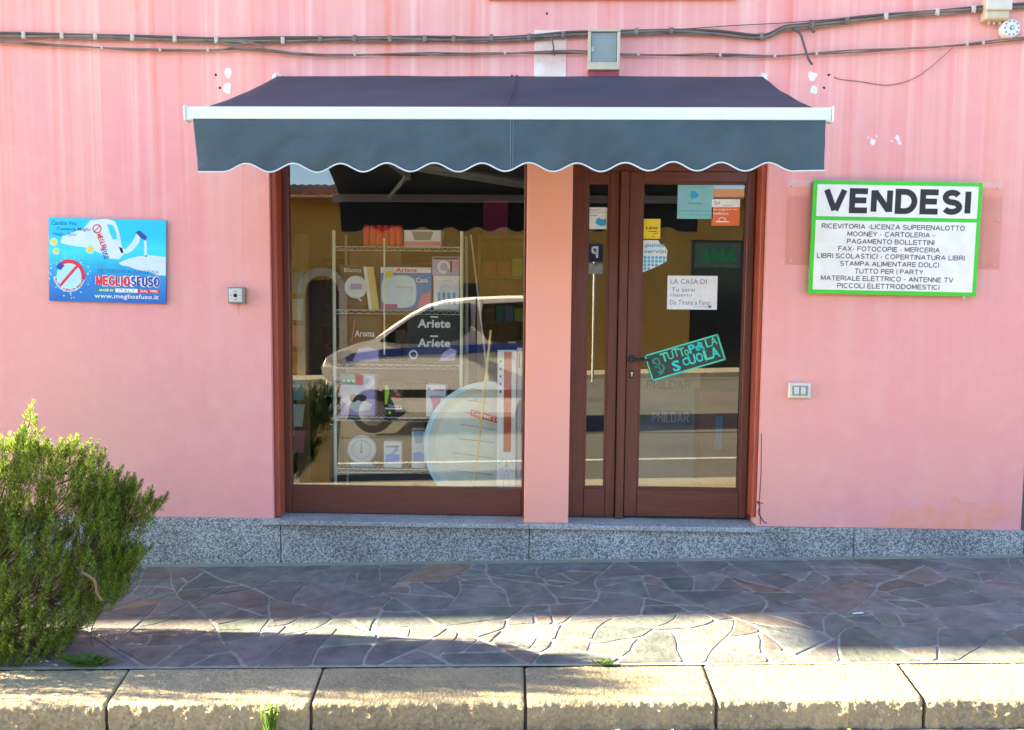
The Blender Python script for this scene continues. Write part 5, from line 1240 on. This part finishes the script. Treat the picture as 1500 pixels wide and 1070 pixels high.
# top: red bundle
a, b_ = P(530, 329, yb), P(588, 358, yb); t_ = thing('red_bundle', 'shrink wrapped red bundle on the top shelf of the rack', 'packet', ((a.x+b_.x)/2, yb+.1, sz(0)))
mb = MB(); n = 6; w_ = (b_.x-a.x)/n
for k in range(n): mb = MB(); mb.lathe([(.01, 0), (w_*.50, .006), (w_*.52, .06), (w_*.50, (a.z-sz(0))*.9), (w_*.3, a.z-sz(0))], (a.x+w_*(k+.5), yb+.04, sz(0)), 'Z', 12); mb.build('roll', K['rd'], t_, smooth=True)
for k in range(n): mb = MB(); mb.lathe([(.01, 0), (w_*.50, .006), (w_*.52, .06), (w_*.50, (a.z-sz(0))*.9), (w_*.3, a.z-sz(0))], (a.x+w_*(k+.5), yb+.04+w_*1.05, sz(0)), 'Z', 12); mb.build('roll', K['rd'], t_, smooth=True)
t_, s_ = good('display_box', 'pink and white box with a clear window on the top shelf', 'box', 592, 337, 646, 358, yb, .14, K['wh'], sz(0))
mb = MB(); s_.poly(mb, [(.2, .08), (.8, .08), (.72, .62), (.28, .62)], .8); mb.build('window_print', K['grey'], t_); mb = MB(); s_.rect(mb, 0, .7, 1, .96, .8); mb.build('band_print', K['pk'], t_)
a = P(662, 348, yb); t_ = thing('dark_bowl', 'upturned dark bowl at the right end of the top shelf', 'bowl', (a.x, yb+.09, sz(0))); mb = MB(); mb.lathe([(.068, 0), (.07, .01), (.055, .05), (.03, .075), (.005, .08)], (a.x, yb+.09, sz(0)), 'Z', 20); mb.build('bowl', K['bk'], t_, smooth=True)
# second shelf
t_, s_ = good('appliance_box', 'dark appliance box with a white round picture on the second shelf', 'box', 498, 388, 536, 453, yb, .16, K['dk'], sz(1))
mb = MB(); s_.circ(mb, .62, .50, .26, .8, 28); mb.build('ring_print', K['wh'], t_); mb = MB(); s_.rect(mb, .40, .42, .86, .56, 1.2); mb.build('screen_print', K['lil'], t_); pr('lettering', K['wh'], t_, text, s_, 'Blanca', .15, .06, .85, .16, .9, .0, slant=.02); mb = MB(); s_.poly(mb, [(.55, .72), (.8, .76), (.85, .84)], .8); mb.build('tail_print', K['wh'], t_)
p0, p1 = P(538, 390, yb-.02), P(545, 453, yb-.02); t_ = thing('wooden_board', 'narrow pale wooden board leaning between two appliance boxes on the second shelf', 'board', (p1.x, yb, sz(1)))
mb = MB(); q0 = P(533, 391, yb-.03); q1 = P(547, 391, yb-.03); r0 = P(542, 452, yb-.03); r1 = P(555, 452, yb-.03); r0.z = r1.z = sz(1); mb.prism([q0, q1, r1, r0], (0, .02, 0)); mb.build('board', K['yl'], t_)
mb = MB(); mb.prism([q0+Vector((-.004, -.003, 0)), q0+Vector((.02, -.003, 0)), r0+Vector((.016, -.003, .0)), r0+Vector((-.008, -.003, 0))], (0, .0025, 0)); mb.build('white_edge', K['cw'], t_)
t_, s_ = good('appliance_box', 'large blue and white appliance box with a yellow price star on the second shelf', 'box', 557, 391, 632, 453, yb, .18, K['bl'], sz(1))
mb = MB(); s_.rect(mb, 0, 0, 1, .13, .6); mb.build('band_print', K['wh'], t_); pr('lettering', M['red'], t_, text, s_, 'Ariete', .30, .015, .72, .115, .9, .03)
mb = MB(); s_.poly(mb, [(.36+.35*math.copysign(abs(math.cos(q))**.6, math.cos(q)), .58+.39*math.copysign(abs(math.sin(q))**.6, math.sin(q))) for q in [6.283*k/36 for k in range(36)]], .9); mb.build('fryer_print', K['pale'], t_)
mb = MB(); s_.line(mb, [(.30, .47), (.62, .47), (.60, .62)], .004, 1.3); mb.build('line_print', K['grey'], t_); pr('lettering', K['wh'], t_, text, s_, 'Casa', .70, .24, .94, .36, .9, .03)
mb = MB(); s_.poly(mb, [(.78, .75), (.85, .62), (.99, .58), (.99, .98), (.72, .98)], .7); mb.build('picture_print', K['pk'], t_); mb = MB(); s_.rect(mb, .02, .88, .33, .97, 1.4); mb.build('band_print', K['mag'], t_)
st = P(569, 402, yb-.01); mb = MB(); pl = [(st.x+.036*(1 if k % 2 else .78)*math.cos(6.283*k/20), yb-.006, st.z+.024*(1 if k % 2 else .78)*math.sin(6.283*k/20)) for k in range(20)]; mb.prism(pl, (0, .003, 0)); tag(mb.build('price_star', M['yel']), 'yellow starburst price tag on the large blue appliance box', 'price tag')
t_, s_ = good('fan_box', 'white box with blue fan drawings right of the blue appliance box', 'box', 635, 404, 673, 453, yb, .14, K['wh'], sz(1))
mb = MB(); s_.ring(mb, .5, .36, .10, .012, .7, 18, 180, 360); mb.build('hook_print', K['sky'], t_)
for u in (.2, .4, .6, .8): mb = MB(); s_.poly(mb, [(u-.07, .5), (u+.05, .48), (u+.06, .85), (u-.03, .85)], .7); mb.build('blade_print', K['sky'], t_)
pr('lettering', K['grey'], t_, text, s_, 'Ventilatore', .25, .12, .75, .17, .7)
fz = s_.p(0, 0).z+.004
t_, s_ = good('iron_box', 'lilac box with an iron picture stacked on the white fan box', 'box', 633, 376, 673, 404, yb, .14, K['lil'], fz)
mb = MB(); s_.ring(mb, .42, .55, .36, .14, .7, 24, 60, 380); mb.build('iron_print', K['wh'], t_); mb = MB(); s_.rect(mb, .03, .03, .97, .14, .7); mb.build('band_print', K['dk'], t_); mb = MB(); s_.rect(mb, .66, .2, .74, .85, .7); mb.build('bar_print', K['bk'], t_); mb = MB(); s_.rect(mb, .8, .25, .96, .6, .7); mb.build('patch_print', K['pk'], t_)
# clear bag behind
t_, s_ = good('paper_bag', 'beige wrapped parcel at the back of the second shelf', 'parcel', 512, 364, 588, 453, yb+.19, .12, K['tan'], sz(1))
# third shelf
t_, s_ = good('appliance_box', 'dark brown box with slanting white lettering at the left of the third shelf', 'box', 498, 462, 558, 535, yb, .16, K['dk'], sz(2))
pr('lettering', K['wh'], t_, text, s_, 'Aroma', .36, .30, .85, .44, .9, .02, slant=.03); mb = MB(); s_.line(mb, [(.28, .55), (.36, .1)], .004, .9); mb.build('slash_print', K['pk'], t_); mb = MB(); s_.poly(mb, [(.3, .95), (.45, .7), (.7, .66), (.95, .72), (.95, .95)], .7); mb.build('picture_print', K['lil'], t_)
t_, s_ = good('appliance_box', 'large black box lettered twice in white on the third shelf', 'box', 596, 458, 672, 535, yb, .18, K['bk'], sz(2))
for v in (.12, .50): pr('lettering', K['wh'], t_, text, s_, 'Ariete', .20, v, .84, v+.17, .9, .03, slant=.05); mb = MB(); s_.rect(mb, .45, v-.06, .6, v-.03, .9); mb.build('mark_print', K['wh'], t_)
mb = MB(); s_.ring(mb, .12, .82, .09, .03, .9, 16); mb.build('logo_print', K['wh'], t_); mb = MB(); s_.poly(mb, [(.62, .95), (.70, .78), (.85, .68), (.97, .74), (.93, .92)], .9); mb.build('iron_print', K['lil'], t_); mb = MB(); s_.line(mb, [(.70, .92), (.92, .80)], .006, 1.3); mb.build('plate_print', K['wh'], t_)

# fourth shelf
t_, s_ = good('griddle_box', 'green and lilac box picturing a tray and mask on the fourth shelf', 'box', 498, 548, 549, 612, yb, .12, K['lil'], sz(3))
mb = MB(); s_.rect(mb, 0, 0, .62, .26, .7); mb.build('band_print', K['teal'], t_); mb = MB(); s_.rect(mb, .46, .0, .68, .24, 1.1); mb.build('red_print', K['rd'], t_); mb = MB(); s_.circ(mb, .83, .18, .15, .7, 18); mb.build('disc_print', K['pale'], t_)
for u in (.1, .24, .38): mb = MB(); s_.circ(mb, u, .16, .035, 1.3, 8); mb.build('dot_print', K['wh'], t_)
mb = MB(); s_.poly(mb, [(.0, .3), (.62, .3), (.6, .5), (.0, .5)], .7); mb.build('photo_print', K['sky'], t_)
mb = MB(); s_.poly(mb, [(.02, .62), (.3, .52), (.95, .72), (.86, .86), (.42, .92)], .9); mb.build('tray_print', K['wh'], t_); mb = MB(); s_.poly(mb, [(.26, .56), (.34, .48), (.5, .50), (.66, .48), (.78, .54), (.74, .64), (.6, .66), (.52, .62), (.42, .68), (.3, .66)], 1.2); mb.build('mask_print', K['bk'], t_)
t_, s_ = good('knife_box', 'black box with a lime green edge and white lettering on the fourth shelf', 'box', 563, 564, 590, 612, yb, .10, K['bk'], sz(3))
mb = MB(); s_.poly(mb, [(0, 0), (.16, 0), (.26, .22), (.16, .5), (.14, .62), (0, .62)], .7); mb.build('lime_print', K['gr'], t_); pr('lettering', K['wh'], t_, text, s_, 'Verdura', .2, .62, .95, .72, .7); mb = MB(); s_.rect(mb, .02, .74, .98, .79, .7); mb.build('band_print', K['wh'], t_); mb = MB(); s_.circ(mb, .27, .90, .05, .7, 10); mb.build('logo_print', K['gr'], t_)
for (u, v, m_) in ((.62, .18, 'grey'), (.75, .3, 'rd'), (.5, .42, 'rd')): mb = MB(); s_.rect(mb, u-.12, v-.05, u+.12, v+.05, .7); mb.build('picture_print', K[m_], t_)
t_, s_ = good('jug_box', 'white box picturing a magenta jug on the fourth shelf', 'box', 624, 564, 653, 612, yb, .12, K['wh'], sz(3))
mb = MB(); s_.poly(mb, [(.18, .36), (.80, .34), (.72, .56), (.74, .9), (.34, .92), (.32, .6)], .7); mb.build('jug_print', K['mag'], t_); mb = MB(); s_.rect(mb, .25, .33, .78, .40, 1.2); mb.build('lid_print', K['lil'], t_); mb = MB(); s_.ring(mb, .82, .5, .12, .03, .9, 16, -90, 110); mb.build('handle_print', K['lil'], t_); mb = MB(); s_.rect(mb, .05, .07, .2, .15, .7); mb.build('logo_print', K['teal'], t_); mb = MB(); s_.rect(mb, .4, .13, .92, .17, .7); mb.build('band_print', K['mag'], t_)
# fifth shelf
c = P(528, 660, yb); t_ = thing('kitchen_scale', 'round white kitchen scale with a dial on the lowest shelf', 'scale', (c.x, yb+.03, sz(4)))
mb = MB(); mb.lathe([(.104, 0), (.108, .012), (.104, .03), (.094, .036), (.090, .030), (.0, .030)], (c.x, yb+.06, c.z), 'Y', 36); mb.build('dial_case', flat('white_enamel', (.72, .74, .78), .3), t_, smooth=True)
sdl = Sheet((c.x-.1, yb+.028, c.z+.1), (c.x+.1, yb+.028, c.z+.1), (c.x-.1, yb+.028, c.z-.1)); mb = MB(); sdl.ring(mb, .5, .5, .36, .03, .9, 32); mb.build('scale_ring', K['sky'], t_); mb = MB(); sdl.poly(mb, [(.495, .2), (.505, .2), (.53, .55), (.56, .62), (.44, .62), (.47, .55)], 1.2); mb.build('pointer', K['grey'], t_)
MB().bbox(c.x-.085, c.x+.085, yb+.01, yb+.13, sz(4), sz(4)+.03, .006).build('foot', K['sky'], t_)
MB().bbox(c.x-.03, c.x+.03, yb+.062, yb+.10, sz(4)+.0305, c.z, .004).build('stem', K['wh'], t_)
def bottle_box(label, x0, y0, x1, y1, fill):
    t_, s_ = good('bottle_pack', label, 'bottle', x0, y0, x1, y1, yb, .08, K['wh'], sz(4)); mb = MB(); s_.poly(mb, [(.08, fill), (.5, fill-.05), (.92, fill), (.92, .85), (.08, .85)], .9); mb.build('liquid_print', K['cy'], t_); return t_, s_
t_, s_ = bottle_box('short pack with bright blue contents beside the kitchen scale', 562, 647, 588, 688, .50); mb = MB(); s_.rect(mb, .1, .14, .9, .22, .9); mb.build('band_print', K['grey'], t_); mb = MB(); s_.poly(mb, [(.7, .2), (.9, .3), (.6, .48), (.4, .46)], 1.3); mb.build('splash_print', K['sky'], t_)
t_, s_ = bottle_box('tall narrow pack with bright blue contents at the right of the lowest shelf', 603, 629, 623, 688, .62)
mb = MB(); s_.poly(mb, [(.1, .06), (.9, .06), (.8, .3), (.7, .36), (.3, .36), (.2, .3)], 1.2); mb.build('cap_print', K['sky'], t_); mb = MB(); s_.rect(mb, 0, 0, 1, .05, 1.4); mb.build('band_print', K['tan'], t_)
# cardboard behind the two lower shelves
t_, s_ = good('cardboard_carton', 'plain brown cardboard carton behind the lowest shelf goods', 'carton', 503, 618, 622, 690, SY1-.10, .09, K['tan'], sz(4))
t_, s_ = good('cardboard_carton', 'brown cardboard carton lying at the back of the fourth shelf', 'carton', 548, 588, 624, 612, SY1-.12, .10, K['tan'], sz(3))
# posts and slender poles
def pole(name, label, p, q, r, m_, cat='pole'):
    t_ = thing(name, label, cat, q); mb = MB(); mb.tube([p, q], r, 8); mb.build('shaft', m_, t_, smooth=True); mb = MB(); mb.lathe([(r[0]*1.25 if isinstance(r, list) else r*1.25, 0), (r[0]*1.25 if isinstance(r, list) else r*1.25, .012)], p-Vector((0, 0, .008)), 'Z', 8); mb.build('cap', m_, t_); return t_
pole('pole', 'thin white pole standing in front of the left part of the rack', P(563, 350, .42), P(563, 520, .42), .006, M['postw'])
q = P(700, 700, .40); pole('pole', 'slender pale pole leaning to the right just beside the rack', P(690, 345, .66), P(717, 575, .46), .006, M['postw'])
pole('pole', 'slender upright grey pole right of the rack', P(684, 348, .70), P(686, 690, .70), .006, K['pale'])
pole('bamboo_stick', 'yellow bamboo stick leaning in front of the big round dish', P(719, 485, .30), Vector((X(690, 712, .235), .235, iz0+.02)), .0085, flat('bamboo', (.80, .62, .26), .4), 'stick')
for k in range(0): pass
# big round dish with slots
DYc = .36; dc = P(716, 654, DYc); rad = (P(716, 654, DYc).x-P(622, 654, DYc).x)
t_ = thing('round_dish', 'big pale blue round dish with slots and red label in the shop window', 'dish', (dc.x, DYc, dc.z-rad))
mb = MB(); mb.lathe([(rad, 0), (rad+.004, .006), (rad, .014), (rad-.035, .012), (rad-.05, .004), (rad*.5, -.022), (.005, -.03)], (dc.x, DYc, dc.z), 'Y', 64); mb.build('bowl', K['cw'], t_, smooth=True)
mb = MB(); V = []; Fc = []; n = 64
for k in range(n):
    q = 2*math.pi*k/n
    for rr_, yy in ((rad+.006, .006), (rad+.004, -.010), (rad-.030, -.012), (rad-.034, .004)): V.append((dc.x+rr_*math.cos(q), DYc+yy-.010, dc.z+rr_*math.sin(q)))
for k in range(n):
    for j in range(3): a = k*4+j; b2_ = ((k+1) % n)*4+j; Fc.append((a, b2_, b2_+1, a+1))
mb.add(V, Fc); mb.build('rim', K['pale'], t_, smooth=True)
for (x0, y0, x1, y1) in ((688, 569, 705, 573), (682, 586, 712, 591), (680, 604, 716, 609), (676, 622, 724, 630), (670, 643, 724, 649), (663, 664, 724, 672), (659, 689, 722, 696)):
    a, b_ = P(x0, y0, DYc-.03), P(x1, y1, DYc-.03); mb = MB(); mb.tube([a, (a+b_)/2+Vector((0, 0, .003)), b_], .0022, 5); mb.build('slot', K['grey'], t_)
a, b_, c = P(690, 600, DYc-.036), P(732, 612, DYc-.036), P(689, 609, DYc-.036); sl = Sheet(a, b_, c); mb = MB(); sl.rect(mb, 0, 0, 1, 1, 0, .8); mb.build('label', K['rd'], t_); pr('lettering', K['wh'], t_, caps, sl, 'CAMPING CA', .05, .22, .98, .78, 1, .2, .3)
# tall flat lamp boxes
def tallbox(label, x0, x1, y0, Y, m_):
    a, b_ = P(x0, y0, Y), P(x1, y0, Y); zb_ = iz0+.012; t_ = thing('lamp_box', label, 'box', ((a.x+b_.x)/2, Y, zb_)); mb = MB(); mb.bbox(a.x, b_.x, Y, Y+.045, zb_, a.z, .003); mb.build('carton', m_, t_); return t_, Sheet((a.x, Y, a.z), (b_.x, Y, a.z), (a.x, Y, zb_))
t_, s_ = tallbox('tall white lamp box with a red brown panel and lamp drawing beside the pillar', 729, 757, 513, .24, K['wh'])
mb = MB(); s_.rect(mb, .34, .01, .74, .61, .8); mb.build('panel_print', flat('brick_red_print', (.50, .09, .05), .4), t_); pr('lettering', K['pk'], t_, text, s_, 'ventilatore', .38, .28, .70, .31, 1.2, rot=0)
for i in range(5): mb = MB(); s_.rect(mb, .12, .06+i*.045, .20, .075+i*.045, .8); mb.build('icon_print', K['bk'], t_)
mb = MB(); s_.line(mb, [(.1, .68), (.3, .655), (.5, .66), (.7, .655), (.9, .68)], .003, .9); s_.line(mb, [(.2, .72), (.5, .69), (.8, .72)], .003, .9); s_.line(mb, [(.5, .66), (.5, .73)], .004, .9); s_.line(mb, [(.42, .74), (.28, .87), (.72, .87), (.58, .74)], .002, .9); mb.build('lamp_drawing', K['grey'], t_)
mb = MB(); s_.ring(mb, .5, .935, .018, .005, .8, 14); s_.rect(mb, .42, .93, .58, .94, .8); mb.build('seal_print', K['pk'], t_); mb = MB(); s_.rect(mb, .42, .975, .62, .995, .8); mb.build('mark_print', K['bk'], t_)
t_, s_ = tallbox('second narrow white box wedged between the lamp box and the window frame', 757.5, 765, 510, .26, K['wh'])
mb = MB(); s_.rect(mb, .35, .03, .6, .12, .8); mb.build('lettering', K['grey'], t_)

# ------------------------------------------------------------------ back of the shop
M['oak'] = mat('yellow_wood', (.50, .30, .07), .5, c2=(.40, .23, .05), scale=3, stretch=(8, 1, 1), amt=.8)
def unit(name, label, cat, x0, y0, x1, y1, Y, dep, m_, nsh=0):
    a, b_ = P(x0, y0, Y), P(x1, y1, Y); t_ = thing(name, label, cat, ((a.x+b_.x)/2, Y+dep/2, iz0)); zb_ = iz0
    for (xx0, xx1) in ((a.x, a.x+.03), (b_.x-.03, b_.x)): MB().bbox(xx0, xx1, Y, Y+dep, zb_, a.z-.03, .003).build('side_panel', m_, t_)
    MB().bbox(a.x, b_.x, Y, Y+dep, a.z-.029, a.z, .003).build('top_panel', m_, t_); MB().box(a.x+.031, b_.x-.031, Y+dep-.02, Y+dep, zb_, a.z-.031).build('back_panel', m_, t_)
    zz = []
    for k in range(nsh): z = zb_+(a.z-.03-zb_)*k/nsh+.05; MB().bbox(a.x+.031, b_.x-.031, Y+.005, Y+dep-.021, z, z+.02, .002).build('shelf', m_, t_); zz.append(z+.021)
    return t_, a, b_, zz
t_, a, b_, zz = unit('wooden_cabinet', 'yellow wooden cabinet at the back of the shop right of the rack', 'cabinet', 700, 344, 785, 700, 2.2, .4, M['oak'], 5)
rc = random.Random(9); cols_ = [K['rd'], K['sky'], K['pk'], K['gr'], K['wh'], K['lil'], K['tan'], K['teal']]
for i, z in enumerate(zz):
    x = a.x+.05
    while x < b_.x-.12:
        w_ = rc.uniform(.07, .13); h_ = rc.uniform(.12, .2); o = MB().bbox(x, x+w_, 2.24, 2.38, z, z+h_, .003).build('packet', rc.choice(cols_)); tag(o, 'small packet on the %s shelf of the yellow wooden cabinet' % ('lowest', 'second lowest', 'middle', 'second highest', 'highest')[i], 'packet', 'packets in the wooden cabinet'); x += w_+.01
t_, a, b_, zz = unit('dark_shelving', 'dark shelving unit along the back wall full of packets', 'shelving', 440, 380, 700, 700, 3.4, .35, K['dk'], 5)
for i, z in enumerate(zz):
    x = a.x+.05
    while x < b_.x-.2:
        w_ = rc.uniform(.12, .26); h_ = rc.uniform(.12, .26); o = MB().bbox(x, x+w_, 3.44, 3.6, z, z+h_, .003).build('packet', rc.choice([K['dk'], K['tan'], K['teal'], K['mag'], K['bk'], K['grey']])); tag(o, 'packet on the %s shelf of the long unit along the back wall' % ('lowest', 'second lowest', 'middle', 'second highest', 'highest')[i], 'packet', 'packets on the back shelving'); x += w_+.015
def plain(name, label, cat, x0, y0, x1, y1, Y, dep, m_, zb_=None): return good(name, label, cat, x0, y0, x1, y1, Y, dep, m_, zb_)
t_, s_ = plain('pink_box', 'big magenta pink box on top of the wooden cabinet', 'box', 708, 294, 744, 344, 2.25, .25, K['mag'])
t_, s_ = plain('jug', 'pair of dark magenta jugs standing before the pink box', 'jug', 716, 320, 738, 344, 2.2, .04, K['mag'])
# left: magazines by the window jamb
mg = thing('magazine_rack', 'narrow magazine rack by the left jamb inside the window', 'rack', (-1.68, .5, iz0))
MB().box(-1.80, -1.70, .8, .82, iz0, 2.1).build('back_board', K['tan'], mg)
for k in range(8):
    z = iz0+.35+k*.2; mb = MB(); mg1 = X(441, 500, .70)+random.uniform(-.01, .01); mb.prism([(-1.88, .70, z), (mg1, .70, z), (mg1, .76, z+.16), (-1.88, .76, z+.16)], (0, .012, 0)); tag(mb.build('magazine', [K['pk'], K['wh'], K['sky'], K['tan']][k % 4]), '%s magazine, %s in the narrow rack by the left jamb' % (('pink', 'white', 'blue', 'brown')[k % 4], ('lowest', 'second from the bottom', 'third from the bottom', 'fourth from the bottom', 'fifth from the bottom', 'third from the top', 'second from the top', 'topmost')[k]), 'magazine', 'magazines by the window jamb')
# behind the door: counter with yarn brand panel, orange and blue things
a, b_ = P(930, 540, 1.3), P(1024, 640, 1.3)
ct = thing('counter', 'white shop counter with a grey lettered panel behind the door glass', 'counter', ((a.x+b_.x)/2, 1.5, iz0))
MB().bbox(a.x, b_.x, 1.3, 1.75, iz0, a.z-.03, .004).build('front', flat('grey_white_laminate', (.40, .42, .38)), ct); MB().bbox(a.x-.02, b_.x+.02, 1.27, 1.78, a.z-.029, a.z, .004).build('worktop', M['oak'], ct)
a, b_ = P(934, 600, 1.29), P(1014, 624, 1.29); s_ = Sheet((a.x, 1.297, a.z), (b_.x, 1.297, a.z), (a.x, 1.297, b_.z)); mb = MB(); s_.rect(mb, 0, 0, 1, 1, 0, .9); mb.build('name_panel', K['grey'], ct); pr('lettering', K['wh'], ct, caps, s_, 'PHILDAR', .27, .18, .94, .8, 1.2, .16, .3); mb = MB(); s_.circ(mb, .12, .5, .28, 1.1, 10); mb.build('flower_print', flat('leaf_print', (.12, .32, .05)), ct)
a, b_ = P(944, 551, 1.29), P(1016, 573, 1.29); s_ = Sheet((a.x, 1.297, a.z), (b_.x, 1.297, a.z), (a.x, 1.297, b_.z)); pr('lettering', K['dk'], ct, caps, s_, 'PHILDAR', .05, .3, .95, .9, 1.2, .14, .3)
t_, s_ = plain('orange_crate', 'orange panel fronted display right of the counter', 'display', 1026, 574, 1078, 690, 1.1, .3, flat('dull_orange_panel', (.45, .16, .06)), iz0+.05)
t_, s_ = plain('blue_strip', 'upright narrow blue bottle before the orange display', 'bottle', 1049, 610, 1058, 660, 1.05, .03, K['sky'])
# ceiling lamp tube (off)
mb = MB(); tl_ = thing('strip_light', 'unlit white strip light on the shop ceiling', 'lamp', (-.6, 1.6, iz1-.06)); mb.tube([(-1.1, 1.2, iz1-.07), (-.1, 2.2, iz1-.07)], .018, 10); mb.build('tube', K['wh'], tl_); mb = MB(); mb.tube([(-1.1, 1.2, iz1-.03), (-.1, 2.2, iz1-.03)], .03, 4); mb.build('holder', K['wh'], tl_)
